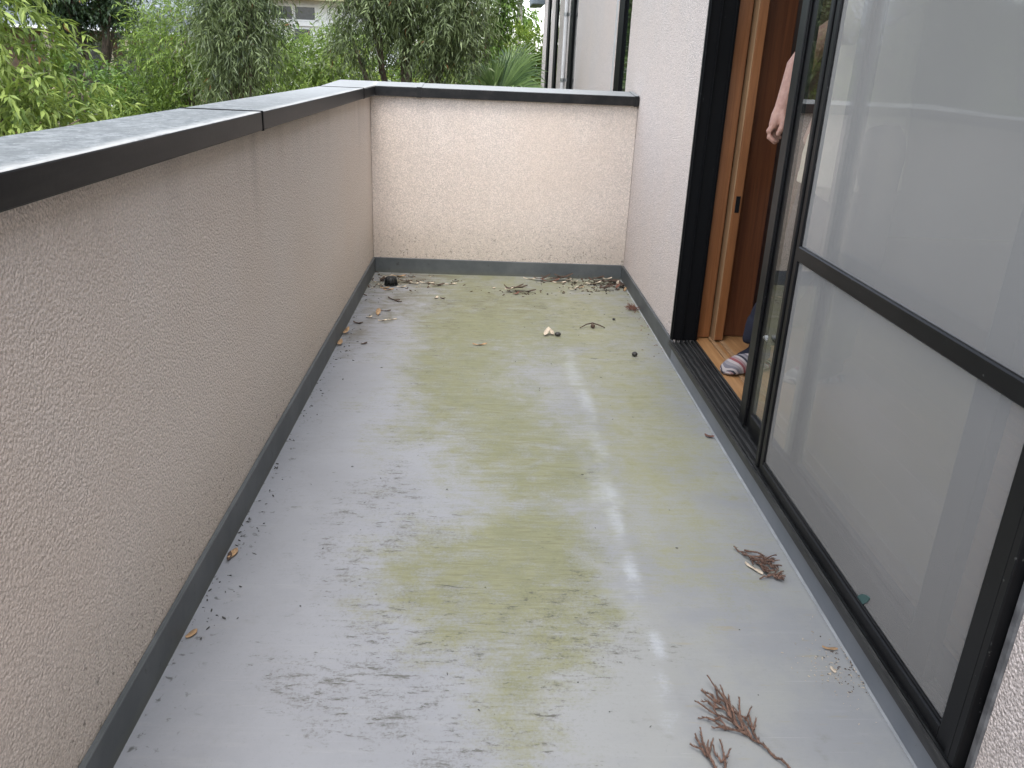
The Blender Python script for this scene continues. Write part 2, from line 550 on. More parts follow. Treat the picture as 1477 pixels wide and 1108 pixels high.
pe = empty('parapet_wall', (.75, L + .08, GZ), 'short beige stucco parapet across the far end of the balcony, behind the drain and leaf litter', 'wall', 'balcony parapets')
MB().box(.002, W - .002, L, L + .163, GZ, CB + .02).build('stucco_wall', M_STUCCO, pe)
MB().box(.012, W - .012, L - .012, L, -.02, .0875, .002).build('skirting', M_SKIRT, pe)


def end_coping(x0, x1, g, name):
    """end coping, its top falling towards the balcony"""
    b = MB()
    f = [(L - .03 - g, CB - g), (L + .195 + g, CB - g), (L + .195 + g, CT + .018 + g), (L - .03 - g, CT + g)]
    a_ = [b.bm.verts.new((x0, y, z)) for y, z in f]
    b_ = [b.bm.verts.new((x1, y, z)) for y, z in f]
    b.bm.faces.new(a_)
    b.bm.faces.new(b_[::-1])
    for i in range(4):
        b.bm.faces.new((a_[i], b_[i], b_[(i + 1) % 4], a_[(i + 1) % 4]))
    bmesh.ops.recalc_face_normals(b.bm, faces=b.bm.faces)
    bmesh.ops.bevel(b.bm, geom=list(b.bm.edges), offset=.0025, segments=2, affect='EDGES')
    return b.build(name, M_COPING, pe)


end_coping(.266, W - .026, 0, 'coping')
end_coping(.258, .290, .0025, 'coping_joint')
end_coping(W - .030, W - .004, .003, 'coping_end_cap')
pn = empty('parapet_wall', (.75, -1.7, GZ), 'stucco parapet closing the balcony behind the viewer', 'wall', 'balcony parapets')
MB().box(.002, W - .002, -1.76, -1.6, GZ, CB + .02).build('stucco_wall', M_STUCCO, pn)
coping(.032, W - .004, -1.79, -1.57).build('coping', M_COPING, pn)

# ------------------------------------------------------------------ house
house = empty('house', (W + .1, 5, GZ), 'pinkish stucco house with a black framed sliding doorway onto the balcony and tall narrow windows', 'house')
HD = 1.96
DY0, DY1 = 1.035, 3.39            # doorway
HT = 2.55
wins = [(5.36, 5.90), (8.60, 9.42), (10.80, 11.58), (12.22, 13.02)]
WO, WI = W, W + .085              # outer and inner face of the wall
FZ = .105                         # indoor floor level
b = MB()
b.box(WO, WI, -3, DY0, GZ, HT).box(WO, WI, DY0, DY1, GZ, .066).box(WO, WI, DY0, DY1, HD, HT)
ya = DY1
for y0, y1 in wins:
    b.box(WO, WI, ya, y0, GZ, HT)
    b.box(WO, WI, y0, y1, GZ, .2).box(WO, WI, y0, y1, 2.1, HT)
    ya = y1
b.box(WO, WI, ya, 13.85, GZ, HT)
b.box(WI, 6, 13.75, 13.85, GZ, HT)
bmesh.ops.remove_doubles(b.bm, verts=b.bm.verts, dist=1e-5)
b.build('wall', M_WALL, house)
MB().box(W - .012, W, -1.6, DY0 - .01, -.02, .066, .002).build('skirting', M_SKIRT2, house)
MB().box(W - .012, W, DY1 + .0, L - .012, -.02, .0875, .002).build('skirting', M_SKIRT, house)
MB().prism([(W - .012, -.02), (W, -.02), (W, .078), (W - .006, .082), (W - .012, .078)], DY0 - .01, DY1).build('skirting', M_SKIRT2, house)
b = MB()
b.prism([(W - .0165, -.004), (W - .012, -.004), (W - .012, .005)], -1.6, L - .012)
b.build('sealant_bead', M_SEAL, house)
MB().box(W - .004, W + .012, DY0 - .004, DY0 + .014, .08, HD, .003).build('sealant_strip', M_SEALD, house)
# roof eaves
M_ROOF = plain('slate_blue_roof', (.13, .16, .18), .6)
b = MB().box(1.30, 6.3, -3, 5.6, HT, HT + .16, .01)
b.box(1.36, 6.3, 5.6, 14.7, HT, HT + .16, .01).box(1.30, 1.50, 13.8, 14.75, 2.02, 2.2, .01)
b.build('roof', M_ROOF, house)
for y0, y1 in wins:
    f = MB()
    xo, xi = W + .012, W + .06
    f.box(xo, xi, y0, y0 + .05, .2, 2.1, .003).box(W + .002, xi, y1 - (y1 - y0) * .42, y1, .2, 2.1, .003)
    f.box(xo, xi, y0 + .05, y1 - (y1 - y0) * .42, .2, .25, .003).box(xo, xi, y0 + .05, y1 - (y1 - y0) * .42, 2.05, 2.1, .003)
    fr = f.build('window', M_JAMB, house)
    MB().box(xo + .004, xo + .009, y0 + .05, y1 - (y1 - y0) * .42, .25, 2.05).build('pane', M_GLASSD, fr)
M_TRIM = plain('white_plastic', (.45, .445, .43), .7, .1)
MB().box(W - .006, W + .004, 5.925, 5.975, .1, HT - .02, .002).build('trim_strip', M_TRIM, house)
pp = MB().tube([(1.452, 9.36, GZ + .1), (1.452, 9.36, HT)], .022, 12).build('downpipe', M_TRIM, house, True)
for z in (.38, 1.02, 1.66, 2.3):
    MB().tube([(1.452, 9.36, z), (1.452, 9.36, z + .03)], .028, 12).box(1.47, W, 9.34, 9.38, z, z + .03).build('pipe_bracket', M_STEEL, pp)

# door frame and sill tracks
sill = [(1.468, .078), (1.585, .078), (1.585, .105), (1.578, .105), (1.578, .090), (1.571, .090), (1.571, .106), (1.566, .106), (1.566, .090),
        (1.556, .090), (1.556, .100), (1.551, .100), (1.551, .090), (1.542, .090), (1.542, .106), (1.537, .106), (1.537, .090), (1.523, .090),
        (1.523, .104), (1.516, .104), (1.516, .088), (1.500, .088), (1.500, .1015), (1.496, .1015), (1.496, .086), (1.488, .086), (1.488, .092), (1.484, .092), (1.484, .086), (1.475, .086), (1.475, .100), (1.468, .100)]
df_ = MB().prism(sill, DY0 + .015, DY1 - .002).build('door_sill', M_TRACK, house)
b = MB()
b.box(1.470, 1.585, DY1 - .022, DY1 - .002, .1062, HD - .02, .002)
for x in (1.476, 1.519, 1.574):
    b.box(x - .0025, x + .0025, DY1 - .032, DY1 - .0225, .1065, HD - .02, .001)
b.build('door_jamb', M_JAMB, house)
b = MB()
b.box(1.474, 1.585, DY0 + .016, DY0 + .034, .1062, HD - .02, .002)
for x in (1.478, 1.509, 1.528, 1.553, 1.574):
    b.box(x - .003, x + .003, DY0 + .0345, DY0 + .046, .1065, HD - .02, .001)
b.build('door_jamb', M_BLACK, house)
MB().box(1.470, 1.585, DY0 + .0345, DY1 - .037, HD - .05, HD - .001, .002).build('door_head', M_BLACK, house)

# sliding insect screen
SY0, SY1, SX0, SX1 = 1.072, 2.194, 1.480, 1.502
ST = HD - .055
b = MB()
b.box(SX0, SX1, SY0, SY0 + .046, .103, ST, .003, 2)
b.box(SX0 + .0, SX1 - .003, SY1 - .022, SY1, .103, ST, .003, 2)
b.box(SX0 + .004, SX1, SY1 - .054, SY1 - .028, .103, ST, .003, 2)
b.box(SX0 + .010, SX1 - .004, SY1 - .029, SY1 - .021, .104, ST - .002)
b.box(SX0 + .002, SX1 - .002, SY0 + .046, SY1 - .054, .103, .133, .003)
b.box(SX0 + .002, SX1 - .002, SY0 + .046, SY1 - .054, ST - .04, ST, .003)
b.box(SX0 + .006, SX1 - .006, SY0 + .046, SY1 - .054, .133, .139, .001)
scr = b.build('screen_door', M_BLACK, house)
tag(scr, 'black framed sliding insect screen with one crossbar')
MB().box(SX0 + .001, SX1 - .001, SY0 + .046, SY1 - .054, .737, .777, .003).build('crossbar', M_BLACK, scr)
MB().box(SX0 + .0105, SX0 + .0117, SY0 + .044, SY1 - .052, .130, .740).build('mesh_panel', M_MESH, scr)
MB().box(SX0 + .0105, SX0 + .0117, SY0 + .044, SY1 - .052, .774, ST - .02).build('mesh_panel', M_MESH, scr)


def sliding_glass(x0, x1, y0, y1, label):
    b = MB()
    b.box(x0, x1, y0, y0 + .075, .107, HD - .05, .003, 2).box(x0, x1, y1 - .056, y1, .107, HD - .05, .003, 2)
    b.box(x0 + .010, x1 - .004, y1 - .104, y1 - .054, .107, HD - .051, .002)
    b.box(x0 + .001, x1 - .001, y0 + .075, y1 - .104, .107, .170, .003).box(x0 + .001, x1 - .001, y0 + .075, y1 - .104, HD - .11, HD - .05, .003)
    d = b.build('glass_door', M_BLACK, house)
    tag(d, label)
    xm = (x0 + x1) / 2
    MB().box(xm - .0025, xm + .0025, y0 + .07, y1 - .100, .165, HD - .105).build('pane', M_GLASS, d)
    MB().box(x0 + .004, x0 + .009, y1 - .062, y1 - .0565, .171, HD - .111, .001).build('glazing_bead', M_BLACK, d)
    return d


gd = sliding_glass(1.525, 1.550, 1.262, 2.525, 'black framed glass door slid half open')
MB().tube([(1.528, 2.385, .443), (1.519, 2.385, .443)], .007, 10).box(1.519, 1.523, 2.365, 2.40, .436, .443, .001).build('latch', M_STEEL, gd)
sliding_glass(1.5555, 1.577, 1.075, 2.18, 'black framed glass door closed behind the insect screen')

# timber lining and sliding timber door
MB().box(1.586, 1.652, 3.420, 3.54, FZ + .001, HD - .02, .002).build('timber_jamb', M_WOOD, house)
MB().box(1.5862, 1.70, DY1 - .0, 3.419, HD - .019, HD).build('timber_head', M_WOOD, house)
td = MB().box(1.662, 1.699, 3.372, 4.25, FZ + .003, HD - .04, .003).build('timber_door', M_WOOD, house)
MB().box(1.6585, 1.6619, 3.3725, 3.50, FZ + .003, HD - .04).build('daylit_face', M_WOODP, td)  # added pale layer: daylight on the door's outer face put into colour
MB().box(1.672, 1.690, 3.3685, 3.373, .66, .727, .0015).build('finger_pull', M_BLACK, td)
MB().box(1.712, 1.835, 3.45, 3.50, FZ + .001, HD - .02, .002).build('timber_post', M_WOODB, house)

# indoor room
RX, RY0, RY1, RZ = 4.9, .2, 6.0, 2.45
tag(MB().box(1.5866, 1.60, DY0 - .009, 3.559, HD + .001, RZ).build('room_wall', M_PLASTER), kind='structure')
tag(MB().box(1.586, RX, RY0, RY1, FZ - .16, FZ - .02).build('room_floor', M_WOODD), kind='structure')
rf = bpy.data.objects['room_floor']
x = 1.586
first = True
for wd, zt in ((.062, FZ - .004), (.018, FZ + .001), (.022, FZ - .006), (.018, FZ + .001)) + ((.118, FZ - .002),) * 10:
    m_ = M_WOODP if wd == .018 else M_WOODF
    MB().box(x + .0006, x + wd - .0006, RY0, RY1, FZ - .02, zt, .001).build('plank', m_, rf)
    x += wd
MB().box(x, RX, RY0, RY1, FZ - .02, FZ - .003).build('plank', M_WOODF, rf)
for nm, bx in (('room_wall', (RX, RX + .1, RY0, RY1, FZ, RZ)), ('room_wall', (1.60, RX, RY1, RY1 + .1, FZ, RZ)), ('room_wall', (1.60, 2.0, RY0 - .1, RY0, FZ, RZ)), ('room_wall', (4.0, RX, RY0 - .1, RY0, FZ, RZ)), ('room_wall', (2.0, 4.0, RY0 - .1, RY0, FZ, .75)), ('room_wall', (2.0, 4.0, RY0 - .1, RY0, 2.15, RZ)),
               ('room_wall', (1.5866, 1.60, RY0, DY0 - .01, FZ, RZ)), ('room_wall', (1.5866, 1.60, 3.56, RY1, FZ, RZ)), ('room_ceiling', (1.5866, RX, RY0, RY1, RZ, RZ + .05))):
    tag(MB().box(*bx).build(nm, M_PLASTER), kind='structure')
b = MB().box(2.0, 2.05, RY0 - .08, RY0 - .03, .75, 2.15).box(3.95, 4.0, RY0 - .08, RY0 - .03, .75, 2.15).box(2.98, 3.02, RY0 - .08, RY0 - .03, .75, 2.15)
b.box(2.05, 2.98, RY0 - .08, RY0 - .03, .75, .80).box(3.02, 3.95, RY0 - .08, RY0 - .03, .75, .80).box(2.05, 2.98, RY0 - .08, RY0 - .03, 2.10, 2.15).box(3.02, 3.95, RY0 - .08, RY0 - .03, 2.10, 2.15)
b.build('window', M_JAMB, house)  # unseen window, added to bring more daylight onto the indoor floor
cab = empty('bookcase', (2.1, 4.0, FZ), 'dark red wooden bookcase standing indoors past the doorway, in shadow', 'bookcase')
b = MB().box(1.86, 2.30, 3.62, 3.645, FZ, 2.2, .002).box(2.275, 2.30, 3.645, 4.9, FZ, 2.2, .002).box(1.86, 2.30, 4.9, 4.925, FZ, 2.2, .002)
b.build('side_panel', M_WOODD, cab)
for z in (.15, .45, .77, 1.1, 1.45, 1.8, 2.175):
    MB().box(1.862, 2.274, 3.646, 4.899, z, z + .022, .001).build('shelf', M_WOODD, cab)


# ------------------------------------------------------------------ person indoors
def union_mesh(name, mbs, m, voxel, parent=None, smooth_it=6, wob=None):
    """several overlapping tapered limbs grown together into one continuous surface"""
    me = bpy.data.meshes.new(name + '_raw')
    mbs.bm.to_mesh(me)
    mbs.bm.free()
    tmp = bpy.data.objects.new(name + '_raw', me)
    col.objects.link(tmp)
    rm = tmp.modifiers.new('r', 'REMESH')
    rm.mode = 'VOXEL'
    rm.voxel_size = voxel
    if wob:
        tx = bpy.data.textures.new(name, 'CLOUDS')
        tx.noise_scale = wob[0]
        dm = tmp.modifiers.new('d', 'DISPLACE')
        dm.texture = tx
        dm.strength = wob[1]
        dm.texture_coords = 'GLOBAL'
    if smooth_it:
        sm = tmp.modifiers.new('s', 'SMOOTH')
        sm.iterations = smooth_it
        sm.factor = .5
    dg = bpy.context.evaluated_depsgraph_get()
    out = bpy.data.meshes.new_from_object(tmp.evaluated_get(dg))
    out.name = name
    out.materials.clear()
    bpy.data.objects.remove(tmp)
    return link(name, out, m, parent, True)


def limb(mb, pts, rad, n=14):
    mb.tube(pts, rad, n)
    for p, r_ in zip(pts, rad):
        r_ = r_ if isinstance(r_, (int, float)) else min(r_)
        mb.ball(p, r_, 12)


k = Mat('skin')
c = k.mix(k.ramp(k.noise(60, 4, .6), .35, .7), (.30, .165, .125), (.37, .215, .165))
k.b.inputs['Subsurface Weight'].default_value = .15
k.b.inputs['Subsurface Radius'].default_value = (.01, .004, .002)
k.bump(k.noise(420, 3), .2, .001)
M_SKIN = k.fin(c, .5, .35)


def cloth(name, base, sc_=500):
    k = Mat(name)
    c = k.mix(k.ramp(k.noise(9, 4), .3, .7), tuple(x * .85 for x in base), tuple(x * 1.1 for x in base))
    k.bump(k.math('ADD', k.noise(sc_, 2), k.math('MULTIPLY', k.noise(14, 3), 3)), .35, .003)
    return k.fin(c, .9, .2)


M_SHIRT = cloth('beige_cotton', (.52, .45, .35))
M_TROUS = cloth('navy_cotton', (.017, .018, .028))
M_HAIR = plain('dark_hair', (.02, .016, .014), .5, .3, 60)
per = empty('person', (1.92, 2.98, FZ), 'person indoors in beige shirt and striped slippers holding the edge of the glass door', 'person')
FA, FB = Vector((1.75, 3.05, FZ)), Vector((1.99, 2.92, FZ))      # ankles
HIPA, HIPB = Vector((1.93, 3.06, .98)), Vector((1.97, 2.88, .98))
SHA, SHB = Vector((1.92, 3.14, 1.46)), Vector((1.95, 2.80, 1.47))
WR = Vector((1.598, 2.765, 1.098))
b = MB()
for an, hp in ((FA, HIPA), (FB, HIPB)):
    kn = an.lerp(hp, .5) + Vector((.0, -.05, .03))
    limb(b, [hp, kn, an + Vector((.0, 0, .08))], [.082, .055, .037])
    limb(b, [an + Vector((0, 0, .06)), an + Vector((-.085, -.035, .040))], [.034, .026])
limb(b, [(1.95, 2.97, .93), (1.94, 2.97, 1.15), (1.935, 2.97, 1.38), (1.93, 2.97, 1.50), (1.915, 2.97, 1.57)], [.13, .12, .125, .07, .052])
limb(b, [SHA, (1.935, 2.97, 1.47), SHB], [.06, .075, .06])
hd = Vector((1.875, 2.97, 1.665))
b.ball(hd, (.096, .076, .115), 20)
b.ball(hd + Vector((-.06, 0, -.06)), (.045, .05, .05), 14)
limb(b, [hd + Vector((-.09, 0, .012)), hd + Vector((-.112, 0, -.02))], [.011, .015])
for sgn in (-1, 1):
    b.ball(hd + Vector((.01, sgn * .077, -.01)), (.018, .01, .03), 10)
    b.ball(hd + Vector((-.088, sgn * .033, .02)), (.012, .016, .010), 10)
b.ball(hd + Vector((-.098, 0, -.058)), (.012, .024, .007), 10)
limb(b, [SHA, (1.95, 3.22, 1.18), (1.88, 3.22, .97)], [.052, .04, .028])
EL = Vector((1.675, 2.79, 1.285))
limb(b, [SHB, EL, EL.lerp(WR, .35) + Vector((-.008, .01, 0)), WR], [.05, .043, .042, .0265])
# left hand in the camera-independent frame of the door edge: e1 towards the stile, e2 up, e3 into the room
e1, e2, e3 = Vector((.80, -.60, 0)).normalized(), Vector((.06, -.02, 1)).normalized(), Vector((.60, .80, 0)).normalized()


def hp_(a, u_, d):
    return WR + e1 * a + e2 * u_ + e3 * d


limb(b, [WR, hp_(-.004, -.028, -.004), hp_(-.010, -.052, -.006)], [.0255, .027, .022])
limb(b, [hp_(-.004, -.028, -.014), hp_(-.010, -.054, -.024)], [.019, .0145])
limb(b, [hp_(-.006, -.028, .008), hp_(-.012, -.052, .018)], [.019, .014])
for d0, dr, sc_, r0 in ((-.030, -.034, .95, .0090), (-.011, -.013, 1.06, .0094), (.009, .009, 1.0, .0090), (.027, .030, .82, .0080)):
    limb(b, [hp_(-.008, -.050, d0 * .8), hp_(-.017, -.050 - .024 * sc_, dr), hp_(-.012, -.050 - .044 * sc_, dr), hp_(.002, -.050 - .054 * sc_, dr * .96)], [r0 * 1.2, r0 * 1.1, r0, r0 * .82], 10)
limb(b, [hp_(.008, -.016, -.014), hp_(.020, -.040, -.026), hp_(.020, -.062, -.032), hp_(.014, -.080, -.034)], [.0155, .0125, .0105, .008], 10)
union_mesh('body', b, M_SKIN, .0031, per, 2)
b = MB()
limb(b, [(1.95, 2.97, .92), (1.945, 2.97, 1.15), (1.935, 2.97, 1.38), (1.93, 2.97, 1.47)], [.168, .15, .15, .1], 20)
limb(b, [SHA, (1.935, 2.97, 1.46), SHB], [.075, .09, .075])
limb(b, [SHB, SHB.lerp(EL, .62)], [.075, .066])
limb(b, [SHA, (1.944, 3.19, 1.28)], [.075, .066])
b.tube([(1.945, 2.97, .835), (1.945, 2.97, 1.0)], [.178, .165], 24)
union_mesh('shirt', b, M_SHIRT, .009, per, 4, (.09, .014))
b = MB()
for an, hp in ((FA, HIPA), (FB, HIPB)):
    kn = an.lerp(hp, .5) + Vector((.0, -.05, .03))
    limb(b, [hp, kn, an + Vector((.0, 0, .17))], [.105, .082, .064])
    b.tube([an + Vector((0, 0, .105)), an + Vector((0, 0, .2))], [.068, .065], 20)
b.ball((1.95, 2.97, .95), (.14, .165, .10), 18)
union_mesh('trousers', b, M_TROUS, .008, per, 4, (.07, .02))
for an in (FA, FB):
    b = MB()
    limb(b, [an + Vector((0, 0, .165)), an + Vector((0, 0, .062)), an + Vector((-.07, -.03, .040))], [.046, .045, .034])
    union_mesh('sock', b, M_TROUS, .006, per, 2)
b = MB()
b.ball(hd + Vector((.018, 0, .03)), (.098, .086, .108), 18)
b.ball(hd + Vector((.05, 0, -.02)), (.06, .075, .08), 14)
union_mesh('hair', b, M_HAIR, .008, per, 2)
# striped slippers
k = Mat('striped_slipper')
tx = k.attr('along')
cr_ = k.n('ValToRGB')
cr_.color_ramp.interpolation = 'CONSTANT'
pal = {'w': (.36, .32, .305), 'n': (.04, .04, .052), 'r': (.22, .07, .075), 'p': (.27, .18, .18), 'g': (.15, .14, .155), 'l': (.23, .21, .215)}
seq = 'nwnrwpgwnlwrpwglnwprwlgwnpwl'
el = cr_.color_ramp.elements
while len(el) < len(seq):
    el.new(.5)
for i, ch in enumerate(seq):
    el[i].position = i / len(seq)
    el[i].color = (*pal[ch], 1)
k.l(tx, cr_.inputs[0])
k.bump(k.noise(600, 2), .3, .001)
M_SLIP = k.fin(cr_.outputs[0], .9, .2)


def slipper(an, yaw):
    ns, nr = 26, 20
    V, A, F = [], [], []
    ca, sa = math.cos(yaw), math.sin(yaw)
    for i in range(ns + 1):
        t = i / ns
        y = -.06 + .245 * t                         # heel to toe
        wd = .047 * (max(0, 1 - abs(2 * t - 1) ** 5) ** .5) * (.82 + .25 * t)
        ht = .074 * (max(0, 1 - max(0, (t - .38) / .62) ** 2.6) ** .62) if t > .38 else .074 - .05 * max(0, min(1, (.38 - t) / .1))
        for j in range(nr):
            a = 2 * math.pi * j / nr
            x_ = wd * math.cos(a)
            z_ = .012 + (ht - .012) * max(0, math.sin(a)) ** .75 if math.sin(a) > 0 else .012 + .012 * math.sin(a)
            V.append((an.x + ca * y - sa * x_, an.y + sa * y + ca * x_, FZ + z_))
            A.append(t * .86 + .12 * (1 - max(0, math.sin(a))) * (t > .6) * t)
    for i in range(ns):
        for j in range(nr):
            F.append((i * nr + j, i * nr + (j + 1) % nr, (i + 1) * nr + (j + 1) % nr, (i + 1) * nr + j))
    me = np_mesh('slipper', np.array(V), np.array(F), {'along': np.array(A)})
    return link('slipper', me, M_SLIP, per, True)


slipper(Vector((1.755, 3.045, 0)), R(180 + 26))
slipper(FB, R(180 + 8))

# ------------------------------------------------------------------ things lying on the floor
M_TAN = plain('dry_leaf_tan', (.33, .21, .11), .8, .3, 60)
M_CREAM = plain('dry_leaf_cream', (.44, .37, .28), .8, .3, 60)
M_BRN = plain('dry_leaf_brown', (.065, .04, .027), .85, .4, 60)
M_RED = plain('dry_leaf_reddish', (.15, .065, .042), .85, .3, 60)
M_SPRIG = plain('brown_scale_needles', (.13, .075, .053), .85, .45, 120, .5)
M_DARKB = plain('dark_seed', (.03, .028, .024), .6, .3, 80)
M_RUBBER = plain('black_plastic', (.012, .014, .014), .35, .2, 40)
rng = random.Random(5)


def floor_z(x, y):
    return .002


def leaf_mesh(mb, x, y, ln, wd, yaw, curl=.3, lift=0., fold=.3, tilt=0., thick=.0006):
    """one curled dry leaf lying on the floor: a folded blade with real thickness"""
    n = 6
    ca, sa = math.cos(yaw), math.sin(yaw)
    top, bot = [], []
    for i in range(n + 1):
        t = i / n
        u_ = (t - .5) * ln
        hw = wd * .5 * (math.sin(math.pi * min(1, t * .96 + .02)) ** .75)
        zc = lift + .0015 + curl * ln * (2 * t - 1) ** 2 * .35 + tilt * (t) * ln
        row = []
        for s in (-1, 0, 1):
            v_ = s * hw
            z_ = zc + abs(s) * fold * hw + .003 * math.sin(7 * t + s * 2 + x * 50) * min(1, ln * 15)
            row.append((x + ca * u_ - sa * v_, y + sa * u_ + ca * v_, max(.0012, z_)))
        top.append([mb.bm.verts.new(p) for p in row])
        bot.append([mb.bm.verts.new((p[0], p[1], p[2] - thick)) for p in row])
    for i in range(n):
        for s in (0, 1):
            mb.bm.faces.new((top[i][s], top[i + 1][s], top[i + 1][s + 1], top[i][s + 1]))
            mb.bm.faces.new((bot[i][s], bot[i][s + 1], bot[i + 1][s + 1], bot[i + 1][s]))
        for s in (0, 2):
            a = (top[i][s], bot[i][s], bot[i + 1][s], top[i + 1][s])
            mb.bm.faces.new(a if s == 0 else a[::-1])
    return mb


def leaf(x, y, ln, wd, yaw, m, label, group=None, **kw):
    b = leaf_mesh(MB(), 0, 0, ln, wd, R(yaw), **kw)
    o = b.build('dry_leaf', m, None, True)
    o.location = (x, y, 0)
    return tag(o, label, 'leaf', group)


# floor drain: black ribbed dome strainer
dr = empty('floor_drain', (.136, 4.54, 0), 'black ribbed dome drain strainer in the far left corner of the floor', 'drain')
b = MB()
b.tube([(.136, 4.54, .0), (.136, 4.54, .005), (.136, 4.54, .0055)], [.040, .040, .036], 24)
b.build('rim', M_RUBBER, dr)
b = MB()
b.tube([(.136, 4.54, .004), (.136, 4.54, .028), (.136, 4.54, .038), (.136, 4.54, .043), (.136, 4.54, .045)], [.026, .024, .021, .015, .006], 20)
b.build('dome', M_DARKB, dr, True)
for i in range(12):
    a = i * math.pi / 6
    b = MB()
    q = lambda r_, z_: (.136 + r_ * math.cos(a), 4.54 + r_ * math.sin(a), z_)
    b.tube([q(.034, .005), q(.0315, .028), q(.027, .040), q(.018, .046), q(.004, .0475)], .0035, 6)
    b.build('rib', M_RUBBER, dr, True)
MB().tube([(.136, 4.54, .045), (.136, 4.54, .0495)], [.014, .012], 16).build('cap', M_RUBBER, dr)

G1, G2, G3 = 'dry leaves around the drain', 'litter along the foot of the far parapet', 'leaf litter in the far right corner'
leaf(.085, 4.50, .062, .016, -50, M_CREAM, 'cream narrow leaf between the black drain and the long parapet', G1, tilt=.2)
leaf(.112, 4.455, .05, .02, 10, M_TAN, 'orange tan curled leaf touching the front left of the black drain', G1, curl=.5)
leaf(.135, 4.425, .06, .016, 20, M_TAN, 'orange tan narrow leaf lying in front of the black drain', G1, curl=.3)
leaf(.200, 4.49, .055, .014, 15, M_CREAM, 'cream narrow leaf just right of the black drain', G1, curl=.4)
leaf(.215, 4.60, .075, .022, -10, M_BRN, 'dark brown leaf behind and right of the black drain', G1, curl=.3, lift=.006)
leaf(.265, 4.57, .055, .015, -25, M_CREAM, 'pale leaf on the end of the dark leaf right of the drain', G1, lift=.004, curl=.4)
leaf(.090, 4.62, .07, .024, 30, M_BRN, 'dark brown leaf in the corner behind the black drain', G1, lift=.01, curl=.5)
leaf(.105, 4.69, .06, .018, 5, M_CREAM, 'pale leaf against the far skirting behind the drain', G1, lift=.005, tilt=.15)
leaf(.160, 4.72, .085, .016, 4, M_TAN, 'long tan leaf lying along the far skirting behind the drain', G1, lift=.004)
leaf(.235, 4.73, .05, .013, -20, M_BRN, 'small brown leaf along the far skirting right of the long tan one', G1)
leaf(.075, 4.66, .05, .02, 70, M_BRN, 'dark crumpled leaf wedged in the far left corner', G1, curl=.6)
leaf(.335, 4.60, .085, .014, -6, M_CREAM, 'thin pale leaf touching a dark leaf by the far parapet', G2, curl=.2)
leaf(.400, 4.55, .075, .022, 14, M_BRN, 'dark brown leaf beside the thin pale one near the far parapet', G2, curl=.4, lift=.003)
leaf(.470, 4.59, .07, .012, 22, M_CREAM, 'single cream sliver leaf left of the middle of the far parapet', G2, curl=.2)
leaf(.495, 4.66, .04, .008, 5, M_BRN, 'tiny dark sliver leaf beyond the cream sliver', G2)
leaf(.714, 4.53, .026, .018, 40, M_CREAM, 'tiny cream leaf fragment at the middle of the far floor', G2, curl=.6)
leaf(.185, 4.23, .085, .016, -35, M_BRN, 'dark brown split leaf on bare floor in front of the drain', G1)
leaf(.210, 4.20, .05, .010, -30, M_BRN, 'thin dark stalk-like leaf beside the split leaf in front of the drain', G1)
leaf(.405, 4.29, .035, .018, 60, M_CREAM, 'small crumpled whitish leaf on the green stain before the far parapet', None, curl=.7)
leaf(.440, 4.285, .03, .015, -20, M_BRN, 'small dark fragment touching the crumpled whitish leaf', None, curl=.6)
leaf(.165, 4.02, .055, .008, 3, M_BRN, 'thin dark twiggy leaf left of the green stain', None)
leaf(.137, 3.955, .032, .026, 80, M_TAN, 'upright orange teardrop leaf near the long parapet', None, tilt=.8, curl=.2)
leaf(.100, 3.90, .03, .018, 30, M_CREAM, 'small grey-white chip of leaf beside the orange teardrop leaf', None, curl=.8)
leaf(.170, 3.855, .045, .014, 20, M_CREAM, 'pale leaf, left one of the touching pair by the long parapet', None)
leaf(.215, 3.875, .045, .012, 20, M_CREAM, 'pale leaf, right one of the touching pair by the long parapet', None)
leaf(.060, 3.80, .05, .018, -10, M_BRN, 'dark ragged leaf close to the long parapet skirting', None, curl=.5)
leaf(.028, 3.64, .045, .024, 60, M_TAN, 'tan curled leaf leaning on the long parapet skirting', None, curl=.6, tilt=.4)
leaf(.026, 3.48, .04, .024, 75, M_TAN, 'orange curled leaf further down the long parapet skirting', None, curl=.6, tilt=.3)
leaf(.130, 3.50, .03, .016, 30, M_BRN, 'small dark crumb of leaf alone off the long parapet', None, curl=.6)
leaf(.645, 3.532, .066, .012, 10, M_TAN, 'thin golden leaf lying alone on the green stained floor', None, curl=.35)
leaf(.960, 3.71, .05, .026, 60, M_CREAM, 'cream torn leaf with a dark seed beside it on open floor', None, tilt=.5, curl=.4)
leaf(.985, 3.72, .04, .020, 110, M_CREAM, 'second cream flap of the torn leaf next to the dark seed', None, tilt=.5, curl=.3)
leaf(1.49 - .03, 2.605, .035, .018, -30, M_RED, 'reddish curled leaf at the foot of the door sill', None, curl=.6)
leaf(.030, 1.816, .045, .020, 75, M_TAN, 'tan shredded leaf by the near long skirting, further of two', None, curl=.3)
leaf(.026, 1.80, .04, .012, 95, M_BRN, 'brown strip of leaf on the shredded tan leaf by the near skirting', None, lift=.003)
leaf(.030, 1.500, .032, .016, 60, M_TAN, 'pale shredded leaf by the near long skirting, nearest one', None, curl=.4)
leaf(1.450, 1.484, .034, .010, -12, M_TAN, 'tan split leaf lying by the skirting below the insect screen', None, curl=.4)
leaf(1.372, 1.795, .060, .014, -58, M_CREAM, 'cream pointed leaf lying against the brown sprig cluster', None, curl=.15)
leaf(1.43, 1.415, .02, .01, -80, M_CREAM, 'tiny cream flake among the white crumbs under the screen', None)
